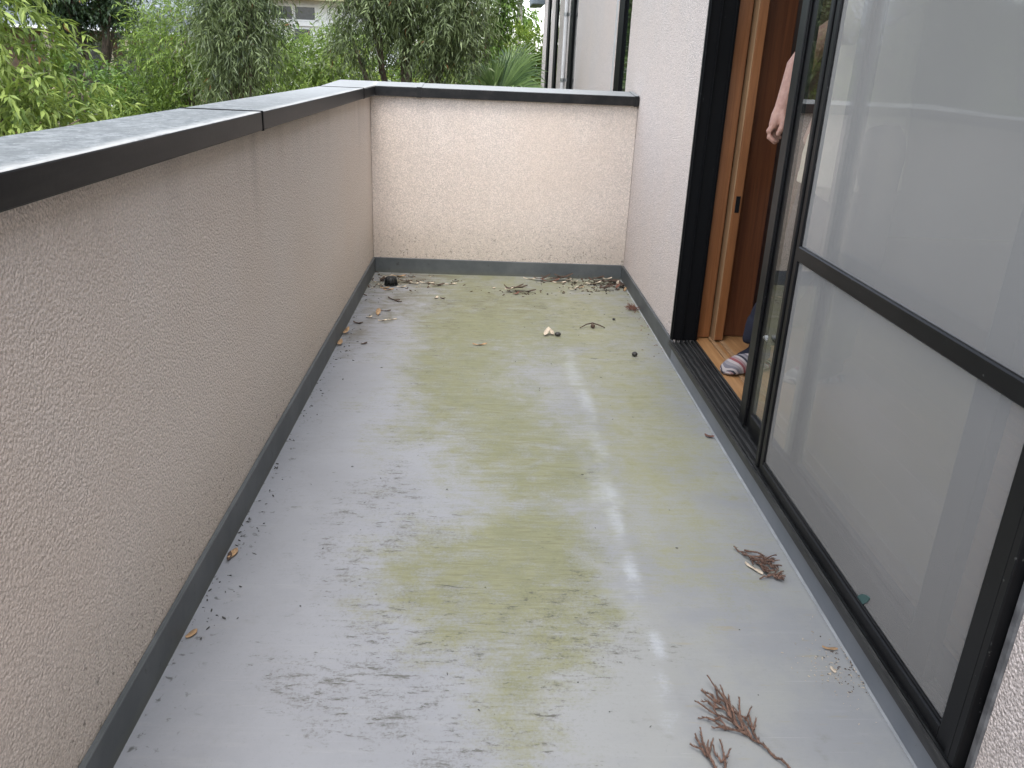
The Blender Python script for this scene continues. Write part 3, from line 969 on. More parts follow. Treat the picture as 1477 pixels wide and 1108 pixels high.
# litter bundles at the far parapet
for i, (x, y, ln, wd, yaw, m, lb) in enumerate([
        (.83, 4.47, .10, .024, 8, M_BRN, 'long dark leaf at the middle of the clump before the far parapet'),
        (.80, 4.46, .05, .026, -15, M_CREAM, 'whitish curled leaf at the left end of the clump before the far parapet'),
        (.90, 4.46, .10, .018, 6, M_BRN, 'dark pointed leaf at the right end of the clump before the far parapet'),
        (.84, 4.42, .035, .018, 30, M_RED, 'pinkish small leaf in front of the clump before the far parapet'),
        (.80, 4.55, .07, .012, -40, M_BRN, 'thin brown leaf stalk behind the clump before the far parapet'),
        (.93, 4.76, .08, .010, -12, M_CREAM, 'thin cream stalk lying at the foot of the far skirting'),
        (1.06, 4.76, .13, .024, 2, M_BRN, 'long dark leaf against the far skirting, left in its bundle'),
        (1.11, 4.74, .12, .020, -5, M_BRN, 'dark narrow leaf lying over the bundle at the far skirting'),
        (1.05, 4.72, .11, .012, 3, M_RED, 'reddish narrow leaf at the front of the bundle at the far skirting'),
        (1.16, 4.76, .05, .028, 50, M_CREAM, 'grey-white papery leaf standing at the right of the bundle'),
        (1.19, 4.72, .06, .020, -50, M_CREAM, 'pale leaf leaning out of the bundle towards the floor'),
        (1.10, 4.70, .08, .010, 0, M_CREAM, 'pale stalk lying in front of the bundle at the far skirting'),
        (1.17, 4.55, .055, .010, 25, M_CREAM, 'pale sliver leaf between the bundle and the corner heap'),
        (1.22, 4.60, .03, .014, 0, M_TAN, 'tan crumb of leaf beside the pale sliver near the corner heap'),
        (1.30, 4.68, .09, .014, -8, M_CREAM, 'pale long leaf at the left of the corner heap'),
        (1.34, 4.77, .07, .03, 10, M_BRN, 'dark leaf at the back of the corner heap'),
        (1.39, 4.77, .06, .026, -10, M_CREAM, 'grey-white leaf at the back of the corner heap'),
        (1.44, 4.76, .06, .030, 40, M_BRN, 'dark crumpled leaf deepest in the corner heap'),
        (1.45, 4.70, .06, .028, 80, M_CREAM, 'greyish leaf on the right side of the corner heap'),
        (1.41, 4.66, .065, .026, -40, M_BRN, 'dark leaf at the middle of the corner heap'),
        (1.36, 4.57, .085, .034, 14, M_BRN, 'dark folded leaf at the front left of the corner heap'),
        (1.43, 4.61, .06, .022, 60, M_RED, 'reddish leaf at the front right of the corner heap'),
        (1.40, 4.72, .10, .040, 20, M_BRN, 'broad dark leaf lying on top of the corner heap'),
        (1.32, 4.72, .10, .030, -25, M_BRN, 'dark brown leaf sloping at the left of the corner heap'),
        (1.46, 4.65, .075, .032, 100, M_BRN, 'dark leaf pressed against the house skirting in the corner heap'),
        (1.37, 4.64, .07, .022, 35, M_RED, 'reddish brown leaf in the middle front of the corner heap'),
        (1.00, 4.74, .10, .026, 6, M_BRN, 'dark curled leaf at the left end of the bundle at the far skirting'),
        (1.13, 4.77, .11, .034, -3, M_BRN, 'broad dark leaf at the back of the bundle at the far skirting'),
        (.86, 4.50, .09, .030, -12, M_BRN, 'broad dark curled leaf topping the clump before the far parapet'),
        (1.47, 4.58, .05, .016, 70, M_TAN, 'tan leaf leaning on the house skirting by the corner heap')]):
    leaf(x, y, ln, wd, yaw, m, lb, G3 if x > 1.25 else G2, curl=rng.uniform(.2, .6), lift=rng.uniform(.0, .014) if wd > .018 else 0, tilt=rng.uniform(0, .25))


def scatter(label, pts, smin, smax, m, tall=.5):
    """crumbs too many to count: one object"""
    b = MB()
    for x, y in pts:
        s_ = rng.uniform(smin, smax)
        M_ = Matrix.Translation((x, y, s_ * tall * .4)) @ Matrix.Rotation(rng.uniform(0, 6.3), 4, 'Z') @ Matrix.Rotation(rng.uniform(-.4, .4), 4, 'Y') @ Matrix.Diagonal((s_ * rng.uniform(.8, 2.8), s_ * rng.uniform(.4, .9), s_ * tall, 1))
        bmesh.ops.create_icosphere(b.bm, subdivisions=1, radius=.5, matrix=M_)
    o = b.build('leaf_debris', m)
    return tag(o, label, 'debris', None, 'stuff')


gx = lambda c_, s_, lo, hi: min(hi, max(lo, rng.gauss(c_, s_)))
scatter('dark crumbs of litter strewn near the drain and far skirting', [(gx(.2, .14, .02, 1.4), gx(4.62, .1, 4.2, 4.82)) for _ in range(70)] + [(gx(1.3, .14, .9, 1.475), gx(4.66, .09, 4.3, 4.82)) for _ in range(190)] + [(gx(.85, .1, .5, 1.2), gx(4.47, .04, 4.3, 4.6)) for _ in range(30)], .004, .013, M_BRN)
scatter('pale crumbs of litter strewn near the far skirting', [(gx(.2, .14, .02, 1.4), gx(4.62, .1, 4.2, 4.82)) for _ in range(40)] + [(gx(1.3, .14, .9, 1.475), gx(4.66, .09, 4.3, 4.82)) for _ in range(25)], .004, .009, M_CREAM)
scatter('black specks of dirt along the foot of the long parapet', [(.014 + abs(rng.gauss(0, .035)), rng.choice((1.5, 1.58, 1.7, 1.86, 1.95, 2.1, 2.3, 2.5, 2.75, 2.9)) + rng.gauss(0, .035)) for _ in range(70)] + [(.014 + abs(rng.gauss(0, .05)), rng.uniform(3, 4.6)) for _ in range(60)], .002, .007, M_DARKB)
scatter('whitish crumbs of plaster under the insect screen', [(gx(1.43, .035, 1.3, 1.48), gx(1.42, .055, 1.2, 1.6)) for _ in range(150)], .0012, .0035, M_CREAM)
scatter('brown crumbs of litter under the insect screen', [(gx(1.455, .02, 1.3, 1.482), gx(1.41, .045, 1.2, 1.6)) for _ in range(60)], .0015, .0045, M_BRN, .4)
scatter('dark specks scattered over the floor sheet', [(rng.uniform(.1, 1.45), rng.uniform(1.1, 4.6)) for _ in range(80)], .002, .005, M_DARKB)
scatter('red brown crumbs by the house skirting', [(gx(1.46, .02, 1.35, 1.482), rng.uniform(3.4, 4.3)) for _ in range(40)], .003, .007, M_RED)


def branchlet(b, p0, p1, r0, r1, bend=.1, needles=True):
    """scaly conifer shoot: bumpy tube with short needles along it"""
    p0, p1 = Vector(p0), Vector(p1)
    d = p1 - p0
    side = Vector((-d.y, d.x, 0)) * rng.uniform(-bend, bend)
    n = max(5, int(d.length / .006))
    pts, rs = [], []
    for i in range(n + 1):
        t = i / n
        pts.append(p0 + d * t + side * math.sin(math.pi * t) + Vector((0, 0, .003 * math.sin(t * 9 + p0.x * 90))))
        rs.append((r0 + (r1 - r0) * t) * (1 if i % 2 else .72))
    for p in pts:
        p.z = max(p.z, .003)
    b.tube(pts, rs, 6)
    if needles:
        dn = d.normalized()
        for i in range(1, n):
            for s_ in (-1, 1):
                a = rng.uniform(0, 6.3)
                o_ = Vector((-dn.y * math.cos(a), dn.x * math.cos(a), abs(math.sin(a)))) * rs[i] * .8
                q_ = pts[i] + o_ + dn * .007 + o_ * 1.2
                b.tube([pts[i] + o_ * .5, q_], [.0011, .0003], 3)


def sprig(label, stem, shoots, rstem=.0022):
    root = empty('conifer_sprig', (*stem[0][:2], 0), label, 'sprig', 'dead conifer sprigs on the floor')
    b = MB()
    for a_, c_ in zip(stem[:-1], stem[1:]):
        branchlet(b, (*a_, .006), (*c_, .007), rstem, rstem * .9, .03, True)
    b.build('stem', M_SPRIG, root, True)
    for x0, y0, x1, y1, z1 in shoots:
        b = MB()
        branchlet(b, (x0, y0, .006), (x1, y1, z1), .0032, .0014, .12)
        mx, my = x0 + (x1 - x0) * .45, y0 + (y1 - y0) * .45
        dx, dy = (x1 - x0) * .42, (y1 - y0) * .42
        for s_ in (-1, 1):
            an = s_ * rng.uniform(.3, .6)
            branchlet(b, (mx, my, .007), (mx + dx * math.cos(an) - dy * math.sin(an), my + dx * math.sin(an) + dy * math.cos(an), rng.uniform(.005, .014)), .0026, .0012, .1)
        b.build('shoot', M_SPRIG, root, True)


sprig('brown dead conifer sprig with a long stem, in the near right of the floor',
      [(1.262, 1.105), (1.225, 1.165), (1.185, 1.222), (1.165, 1.262)],
      [(1.185, 1.222, 1.112, 1.258, .012), (1.178, 1.235, 1.098, 1.300, .014), (1.168, 1.258, 1.118, 1.330, .016), (1.165, 1.262, 1.140, 1.368, .022), (1.172, 1.250, 1.160, 1.340, .02),
       (1.190, 1.215, 1.192, 1.310, .018), (1.200, 1.200, 1.200, 1.272, .012), (1.180, 1.230, 1.150, 1.325, .02)], .0028)
sprig('brown dead conifer sprig cut off by the bottom of the view',
      [(1.118, 1.055), (1.108, 1.11), (1.102, 1.135)],
      [(1.104, 1.13, 1.078, 1.215, .012), (1.103, 1.135, 1.092, 1.228, .015), (1.108, 1.115, 1.122, 1.200, .014)])
sprig('tangled cluster of brown conifer shoots beside the cream leaf',
      [(1.345, 1.890), (1.375, 1.845), (1.402, 1.795)],
      [(1.360, 1.868, 1.395, 1.800, .022), (1.372, 1.880, 1.425, 1.800, .018), (1.380, 1.850, 1.440, 1.805, .02), (1.385, 1.820, 1.420, 1.765, .012), (1.395, 1.812, 1.440, 1.785, .016),
       (1.392, 1.80, 1.400, 1.765, .01), (1.40, 1.845, 1.435, 1.815, .03), (1.38, 1.83, 1.41, 1.79, .03)])
sprig('thin brown conifer shoot just below the tangled cluster',
      [(1.372, 1.748), (1.40, 1.757)],
      [(1.395, 1.755, 1.440, 1.752, .008), (1.395, 1.757, 1.440, 1.770, .01), (1.41, 1.755, 1.432, 1.74, .008)])
# reddish needle clump by the house skirting
cl_ = MB()
for i in range(70):
    a = rng.uniform(0, 6.3)
    x, y = 1.448 + rng.gauss(0, .014), 4.19 + rng.gauss(0, .03)
    ln = rng.uniform(.015, .04)
    cl_.tube([(x, y, rng.uniform(.002, .02)), (min(1.482, x + ln * math.cos(a)), y + ln * math.sin(a), rng.uniform(.002, .03))], [.0013, .0008], 4)
tag(cl_.build('needle_clump', M_RED), 'small heap of reddish dead needles against the house skirting', 'needles', None, 'stuff')
tw = MB()
tw.tube([(1.13, 3.828, .003), (1.165, 3.850, .016), (1.195, 3.856, .022), (1.23, 3.850, .013), (1.256, 3.842, .003)], [.002, .003, .0035, .003, .002], 7)
tw.tube([(1.192, 3.855, .022), (1.188, 3.84, .012), (1.20, 3.83, .004)], [.003, .0025, .002], 6)
tw.ball((1.196, 3.843, .010), (.012, .010, .010), 10)
tag(tw.build('twig', M_BRN, None, True), 'dark arched twig with a bud standing on open floor by the doorway', 'twig')
tag(MB().ball((1.335, 3.442, .0105), (.013, .012, .011), 14).build('seed', M_DARKB, None, True), 'round black seed lying alone on the floor by the doorway', 'seed')
tag(MB().ball((1.012, 3.700, .010), (.016, .011, .010), 12).build('seed', M_DARKB, None, True), 'dark oval seed touching the cream torn leaf', 'seed')
tag(MB().ball((1.32, 3.985, .006), (.008, .007, .006), 10).build('seed', M_DARKB, None, True), 'tiny dark seed on open floor before the corner heap', 'seed')
k = Mat('teal_tape')
M_TEAL = k.fin(k.mix(k.noise(40, 4), (.03, .075, .072), (.05, .11, .10)), .6)
b = MB()
pr = [(1.492, .131), (1.478, .131), (1.462, .139), (1.447, .156), (1.441, .170), (1.452, .168), (1.470, .160), (1.486, .146)]
f1 = [b.bm.verts.new((1.4885, y, z)) for y, z in pr]
f2 = [b.bm.verts.new((1.4905, y, z)) for y, z in pr]
b.bm.faces.new(f1)
b.bm.faces.new(f2[::-1])
for i in range(8):
    b.bm.faces.new((f1[i], f2[i], f2[(i + 1) % 8], f1[(i + 1) % 8]))
bmesh.ops.recalc_face_normals(b.bm, faces=b.bm.faces)
tag(b.build('teal_scrap', M_TEAL), 'small dark teal leaf-shaped scrap stuck at the bottom edge of the insect screen', 'scrap')

# ------------------------------------------------------------------ garden beyond the parapet
def unit(a):
    return a / np.maximum(np.linalg.norm(a, axis=-1, keepdims=True), 1e-9)


def foliage(seed, ells, ntw, tlen, nleaf, ll, lw, out=.6, up=.15, droop=.35, ldown=.25, spread=.8, per=10, shell=.5, jit=.16, dead=.004):
    """leaf blades set along drooping twigs, the twigs in clumps through the crown's volume"""
    g = np.random.default_rng(seed)
    E_ = np.array(ells, float)
    vol = (E_[:, 3] * E_[:, 4] * E_[:, 5]) ** .75
    K = max(4, ntw // per)
    ke = g.choice(len(E_), K, p=vol / vol.sum())
    dirs = unit(g.normal(size=(K, 3)))
    rad = g.uniform(shell ** 2, 1, K) ** .5
    C = E_[ke, :3] + dirs * E_[ke, 3:] * rad[:, None]
    kt = g.integers(0, K, ntw)
    P = C[kt] + g.normal(size=(ntw, 3)) * E_[ke[kt], 3:] * jit
    O = unit((P - E_[ke[kt], :3]) / E_[ke[kt], 3:] ** 2 * E_[ke[kt], 3:].mean(1, keepdims=True))
    D = unit(O * out + np.array([0, 0, up]) + g.normal(size=(ntw, 3)) * .45)
    TL = tlen * g.uniform(.5, 1.3, ntw)
    t = np.linspace(.12, 1, nleaf)
    tt = np.tile(t, (ntw, 1)) + g.uniform(-.04, .04, (ntw, nleaf))
    pos = P[:, None] + D[:, None] * (TL[:, None] * tt)[..., None]
    pos[..., 2] -= droop * TL[:, None] * tt ** 2
    tan = D[:, None] * np.ones_like(tt)[..., None]
    tan[..., 2] -= 2 * droop * tt
    tan = unit(tan)
    rnd = unit(g.normal(size=pos.shape))
    side = unit(np.cross(tan, rnd))
    ld = tan * .75 + side * spread
    ld[..., 2] -= ldown
    ld = unit(ld).reshape(-1, 3)
    p = pos.reshape(-1, 3)
    N = len(p)
    upv = np.array([0, 0, 1.]) + g.normal(size=(N, 3)) * .45
    sx = unit(np.cross(ld, upv))
    nz = unit(np.cross(sx, ld))
    l_ = (ll * g.uniform(.45, 1.4, N))[:, None]
    h_ = (lw * g.uniform(.7, 1.2, N))[:, None] * .5
    bend = g.uniform(.0, .28, N)[:, None]
    V = np.empty((N, 5, 3))
    V[:, 0] = p
    V[:, 1] = p + ld * l_ * .42 + sx * h_ + nz * h_ * .3
    V[:, 2] = p + ld * l_ * .45 - nz * h_ * .25
    V[:, 3] = p + ld * l_ * .42 - sx * h_ + nz * h_ * .3
    V[:, 4] = p + ld * l_ - nz * l_ * bend
    base = (np.arange(N) * 5)[:, None]
    F = np.concatenate([base + np.array(q) for q in ((0, 2, 1), (0, 3, 2), (1, 2, 4), (2, 3, 4))])
    tint = .42 + g.normal(size=K)[kt] * .13
    tint = np.repeat(tint, nleaf) + g.normal(size=N) * .22 + (tt.reshape(-1) - .5) * .25
    tint = np.clip(tint, 0, .95)
    tint[g.random(N) < dead] = 1
    return V.reshape(-1, 3), F, np.repeat(tint, 5), C


def plant(name, label, cat, base, ells, m, bark=None, r=.05, nl=14, group=None, **kw):
    root = empty(name, base, label, cat, group)
    V, F, T, C = foliage(ells=ells, **kw)
    cr = link('crown', np_mesh('crown', V, F, {'tint': T}, 3), m, root)
    g = random.Random(kw['seed'])
    b = MB()
    top = Vector(ells[0][:3])
    bs = Vector(base)
    mid = bs.lerp(top, .6) + Vector((g.uniform(-.15, .15), g.uniform(-.15, .15), 0))
    b.tube([bs, bs.lerp(mid, .5) + Vector((g.uniform(-.08, .08), 0, 0)), mid, top], [r, r * .85, r * .65, r * .3], 9)
    for e in ells[1:]:
        b.tube([mid, mid.lerp(Vector(e[:3]), .6) + Vector((0, 0, .1)), Vector(e[:3])], [r * .5, r * .4, r * .2], 7)
    for i in range(min(nl, len(C))):
        c_ = Vector(C[g.randrange(len(C))])
        ce = min((Vector(e[:3]) for e in ells), key=lambda q: (q - c_).length)
        s_ = ce.lerp(mid, g.uniform(0, .5))
        b.tube([s_, s_.lerp(c_, .55) + Vector((0, 0, .06)), c_], [r * .28, r * .18, r * .07], 5)
    b.build('trunk', bark or M_BARK, root, True)
    return root


ML_BRIGHT = leafmat('leaf_bright', (.085, .14, .022), (0.385, 0.475, 0.115))
ML_DARK = leafmat('leaf_dark', (.012, .028, .012), (0.046, 0.085, 0.029), trans=.15)
ML_GREY = leafmat('leaf_greygreen', (.045, .068, .036), (0.234, 0.28, 0.15), .98, trans=.2)
ML_MID = leafmat('leaf_mid', (.035, .085, .014), (0.195, 0.325, 0.058), trans=.25)
ML_FEATH = leafmat('leaf_feathery', (.055, .115, .016), (0.325, 0.442, 0.091), .97, trans=.35)
ML_WILLOW = leafmat('leaf_willow', (.016, .028, .012), (0.221, 0.28, 0.117), .975, trans=.2, rough=.42)
ML_LIME = leafmat('leaf_lime', (.10, .18, .02), (0.39, 0.494, 0.091), .97, trans=.35)
ML_PALM = leafmat('leaf_palm', (.022, .055, .014), (0.169, 0.26, 0.078), trans=.15, rough=.4)

plant('broadleaf_tree', 'bright green broadleaf tree with large leaves, nearest beyond the long parapet', 'tree', (-3.5, 7.2, GZ),
      [(-3.15, 6.9, 1.05, .55, .6, .55), (-2.95, 6.8, .30, .55, .6, .65), (-3.45, 7.0, 1.75, .62, .6, .55), (-3.9, 7.0, .6, .7, .7, 1.1)],
      ML_BRIGHT, r=.09, seed=1, ntw=1900, tlen=.30, nleaf=9, ll=.105, lw=.028, droop=.45, ldown=.45, spread=.7, jit=.2)
plant('evergreen_tree', 'dark dense evergreen crown hanging over the far house roof', 'tree', (-4.4, 10.8, GZ),
      [(-4.2, 10.7, 1.72, .36, .4, .30), (-4.6, 10.8, 1.85, .38, .4, .32), (-3.8, 10.7, 1.80, .24, .3, .26)], ML_DARK, r=.10, seed=2, ntw=1500, tlen=.22, nleaf=12, ll=.06, lw=.024, droop=.2, per=14, shell=.3)
plant('weeping_conifer', 'dark small conifer with drooping shoots behind the bright broadleaf tree', 'tree', (-4.25, 10.2, GZ),
      [(-4.2, 10.1, .95, .24, .3, .55), (-4.05, 10.1, .5, .2, .25, .5)], ML_DARK, r=.05, seed=3, ntw=420, tlen=.42, nleaf=14, ll=.05, lw=.010, out=.4, up=-.3, droop=.9, ldown=.9, spread=.4)
plant('leafy_shrub', 'mid green broadleaf shrub beneath the far house posts', 'shrub', (-3.5, 9.4, GZ),
      [(-3.45, 9.3, .45, .42, .4, .42), (-3.0, 9.2, .35, .45, .4, .55), (-3.75, 9.6, .75, .25, .3, .35)], ML_MID, r=.05, seed=4, ntw=520, tlen=.22, nleaf=9, ll=.075, lw=.028)
plant('twiggy_shrub', 'grey-green twiggy shrub with pale bare stems', 'shrub', (-3.75, 11.2, GZ),
      [(-3.8, 11.2, 1.25, .42, .4, .40), (-3.55, 11.2, .75, .38, .4, .35), (-3.6, 11.3, 1.55, .28, .4, .22)], ML_GREY, M_BARKP, r=.075, nl=26, seed=5, ntw=460, tlen=.25, nleaf=9, ll=.05, lw=.02)
plant('feathery_shrub', 'light green feathery shrub with fine leaves, left of the grey willow-leaved tree', 'shrub', (-2.4, 9.0, GZ),
      [(-2.42, 9.0, 1.2, .38, .4, .45), (-2.3, 8.9, .55, .55, .4, .55), (-2.15, 9.0, 1.5, .35, .4, .5), (-2.8, 9.0, .4, .35, .4, .4)], ML_FEATH, r=.04, seed=6, ntw=2300, tlen=.26, nleaf=10, ll=.062, lw=.012, droop=.3, ldown=.1, spread=.6)
plant('willow_leaved_tree', 'grey-green tree with narrow drooping leaves, the smaller of the two', 'tree', (-1.35, 7.3, GZ),
      [(-1.33, 7.2, 1.62, .24, .3, .28), (-1.22, 7.1, 1.25, .20, .3, .22), (-1.45, 7.2, 1.25, .15, .3, .35), (-1.34, 7.3, 2.05, .32, .3, .35)],
      ML_WILLOW, r=.05, seed=7, ntw=1500, tlen=.26, nleaf=12, ll=.072, lw=.0100, out=.4, up=-.05, droop=.65, ldown=.4, spread=.9, per=13)
plant('willow_leaved_tree', 'large grey-green tree with narrow drooping leaves above the far parapet corner', 'tree', (.0, 7.9, GZ),
      [(-.02, 7.7, 1.68, .36, .4, .32), (.27, 7.6, 1.45, .26, .3, .28), (-.36, 7.7, 1.55, .22, .3, .30), (.40, 7.7, 1.60, .20, .3, .36), (-.1, 7.8, 2.1, .6, .4, .35), (.25, 7.6, 1.22, .14, .25, .14), (-.50, 7.6, 1.30, .08, .2, .2)],
      ML_WILLOW, r=.07, seed=8, ntw=2500, tlen=.26, nleaf=12, ll=.074, lw=.0105, out=.4, up=-.05, droop=.65, ldown=.4, spread=.9, per=13)
plant('fine_leaved_shrub', 'light green fine leaved shrub below the white house window', 'shrub', (-1.5, 10.5, GZ),
      [(-1.55, 10.4, .95, .45, .4, .42), (-1.15, 10.4, 1.12, .38, .4, .36), (-1.75, 10.5, .6, .45, .4, .45), (-1.1, 10.3, .6, .5, .4, .45)], ML_FEATH, r=.04, seed=9, ntw=2200, tlen=.26, nleaf=9, ll=.07, lw=.015, droop=.3, spread=.7)
plant('lime_shrub', 'yellow-green shrub glimpsed low behind the large drooping tree', 'shrub', (-.3, 9.6, GZ),
      [(-.35, 9.5, .85, .5, .35, .45), (.15, 9.6, .8, .4, .35, .4)], ML_LIME, r=.04, seed=10, ntw=480, tlen=.22, nleaf=9, ll=.065, lw=.022)
plant('broadleaf_tree', 'mid green tree rising behind the fan palm, against the sky', 'tree', (.75, 10.6, GZ),
      [(.62, 10.5, 1.75, .24, .4, .34), (.62, 10.5, 2.25, .34, .4, .3), (.45, 10.5, 1.4, .28, .35, .3), (.84, 10.5, 1.88, .10, .2, .14)], ML_MID, r=.06, seed=11, ntw=700, tlen=.24, nleaf=10, ll=.06, lw=.022, droop=.35, ldown=.3)
plant('broadleaf_tree', 'lime green rounded broadleaf tree beside the end of the house', 'tree', (1.3, 15.0, GZ),
      [(1.2, 14.9, 1.34, .50, .5, .44), (1.55, 15.0, 1.38, .5, .5, .38), (.8, 15.0, 1.0, .5, .5, .45), (1.3, 14.8, .75, .7, .5, .5)], ML_LIME, r=.07, seed=12, ntw=950, tlen=.2, nleaf=10, ll=.085, lw=.038, droop=.2, up=.4)
plant('low_hedge_shrub', 'dark green low shrub at the foot of the bright broadleaf tree', 'shrub', (-2.7, 8.4, GZ),
      [(-2.7, 8.3, .05, .5, .35, .50), (-2.1, 8.3, -.05, .5, .35, .55), (-3.2, 8.5, .0, .4, .35, .5)], ML_MID, r=.03, seed=13, ntw=480, tlen=.2, nleaf=9, ll=.05, lw=.022)
plant('olive_shrub', 'olive green bushy shrub under the drooping trees at the parapet corner', 'shrub', (-.9, 8.6, GZ),
      [(-.95, 8.5, .45, .55, .35, .50), (-.4, 8.5, .5, .4, .35, .45)], ML_FEATH, r=.03, seed=14, ntw=480, tlen=.2, nleaf=9, ll=.055, lw=.018)

plant('laurel_shrub', 'dark green dense shrub filling the gap behind the feathery shrub', 'shrub', (-3.2, 12.2, GZ),
      [(-3.5, 12.2, .75, .6, .4, .55), (-2.8, 12.2, 1.05, .6, .4, .55), (-4.3, 12.4, .5, .6, .4, .5), (-2.6, 12.3, 1.6, .45, .4, .35)], ML_DARK, r=.05, seed=15, ntw=1100, tlen=.22, nleaf=9, ll=.08, lw=.034)
plant('laurel_shrub', 'mid green dense shrub below the white house, behind the fine leaved shrub', 'shrub', (-1.3, 12.8, GZ),
      [(-1.9, 12.8, .85, .55, .4, .55), (-1.3, 12.8, .9, .55, .4, .55), (-.6, 12.8, 1.0, .6, .4, .6), (.2, 12.8, 1.0, .6, .4, .6)], ML_MID, r=.05, seed=16, ntw=1300, tlen=.22, nleaf=9, ll=.08, lw=.034)

# fan palm
pm = empty('fan_palm', (.86, 8.2, GZ), 'fan palm with stiff pleated fronds, left of the far house wall', 'palm')
b = MB()
b.tube([(.86, 8.2, GZ), (.84, 8.2, -1), (.86, 8.2, .55)], [.11, .10, .085], 12)
b.build('trunk', M_BARK, pm, True)


def frond(hub, axis, nrm, rad, n=26, arc=150, tipdroop=.25, seed=0):
    g = np.random.default_rng(seed)
    hub, ax = np.array(hub, float), unit(np.array(axis, float))
    nr = unit(np.array(nrm, float) - ax * np.dot(nrm, ax))
    sd_ = np.cross(nr, ax)
    V, F, T = [], [], []
    for i in range(n):
        a = math.radians(-arc / 2 + arc * i / (n - 1))
        d = ax * math.cos(a) + sd_ * math.sin(a)
        s_ = -ax * math.sin(a) + sd_ * math.cos(a)
        ln = rad * (1 - .18 * abs(a) / 1.4) * g.uniform(.93, 1.06)
        tnt = float(np.clip(.4 + g.normal() * .28, 0, .95))
        rows = []
        for q, wd in ((.06, .006), (.35, .016), (.62, .017), (.85, .010), (1., .001)):
            wd = wd * rad / .78
            dp = max(0, q - .55) ** 2 * tipdroop * rad * 3.2 * g.uniform(.6, 1.4)
            c_ = hub + d * ln * q - np.array([0, 0, dp])
            rows.append((c_ + s_ * wd + nr * wd * .7, c_, c_ - s_ * wd + nr * wd * .7))
        k0 = len(V)
        for r_ in rows:
            V += list(r_)
            T += [tnt] * 3
        for j in range(4):
            for s2 in (0, 1):
                F.append((k0 + 3 * j + s2, k0 + 3 * j + s2 + 1, k0 + 3 * j + 4 + s2, k0 + 3 * j + 3 + s2))
    return np.array(V), np.array(F), np.array(T)


PB = Vector((.84, 8.2, .60))
for i, (hub, ax, nr, rad, td, arc) in enumerate([
        ((.76, 7.85, .90), (.62, -.25, .60), (-.45, -.75, .30), 0.52, .25, 140),
        ((.70, 7.75, .95), (-.35, -.35, .55), (.3, -.8, .5), .42, .35, 150),
        ((.78, 7.62, .95), (.25, -.9, .22), (0, -.2, 1), .42, .9, 190),
        ((.92, 7.75, .96), (.8, -.5, .10), (-.1, -.3, 1), .36, .9, 180),
        ((.62, 7.8, .90), (-.8, -.5, .12), (0, -.2, 1), .36, .8, 180),
        ((.86, 8.2, 1.06), (.45, .1, .8), (-.5, -.7, .4), .44, .3, 150),
        ((.68, 8.3, 1.0), (-.7, .3, .5), (.3, -.6, .7), .4, .4, 150),
        ((.90, 8.5, 1.0), (.2, .9, .4), (0, -.5, .8), .4, .5, 160),
        ((.98, 8.1, .85), (1, -.1, -.1), (0, -.1, 1), .34, .9, 180)]):
    V, F, T = frond(hub, ax, nr, rad, seed=i, tipdroop=td, arc=arc)
    fo = link('frond', np_mesh('frond', V, F, {'tint': T}), ML_PALM, pm)
    MB().tube([PB, PB.lerp(Vector(hub), .6) + Vector((0, 0, .04)), hub], [.012, .009, .007], 6).build('stalk', ML_PALM, fo, True)

# thin conifer against the sky
cr_t = empty('slender_conifer', (1.5, 25, GZ), 'slender bare-trunked conifer standing against the white sky', 'tree')
MB().tube([(1.5, 25, GZ), (1.49, 25, 2), (1.52, 25, 7)], [.12, .085, .03], 10).build('trunk', M_BARKP, cr_t, True)
V, F, T, _ = foliage(31, [(1.5, 25, 2.9, .30, .3, .22), (1.5, 25, 3.8, .6, .6, .9), (1.5, 25, 5.2, .5, .5, 1)], 90, .4, 14, .10, .012, out=1, up=-.1, droop=.7, ldown=.6, spread=.5)
link('crown', np_mesh('crown', V, F, {'tint': T}, 3), ML_GREY, cr_t)

# woods far behind: one mass
V, F, T, _ = foliage(40, [(x_, 30 + 2.5 * math.sin(x_ * 1.7), z_ + .5 * math.sin(x_ * 2.3), 2.0, 1.2, 1.6) for x_ in np.arange(-26, 1.2, 1.9) for z_ in (-1.4, 1.2, 3.4)] +
                     [(x_, 31, -.6, 2.0, 1.2, 1.5) for x_ in (2.2, 4.5, 7)], 3600, .6, 10, .26, .11, per=8, shell=.6)
tag(link('far_wood', np_mesh('far_wood', V, F, {'tint': T}, 3), ML_MID), 'far off wood behind the gardens', 'wood', None, 'stuff')
V, F, T, _ = foliage(41, [(x_, 12.8 + .5 * math.sin(x_ * 3), -.85 + .3 * math.sin(x_ * 2.1), .8, .6, .95) for x_ in np.arange(-9, 1.2, .75)] + [(x_, 9.9, -1.4, .8, .6, 1.1) for x_ in np.arange(-6, 1.2, .75)], 2400, .3, 9, .09, .035, per=10, shell=.6)
tag(link('undergrowth', np_mesh('undergrowth', V, F, {'tint': T}, 3), ML_DARK), 'dark undergrowth filling the garden', 'undergrowth', None, 'stuff')

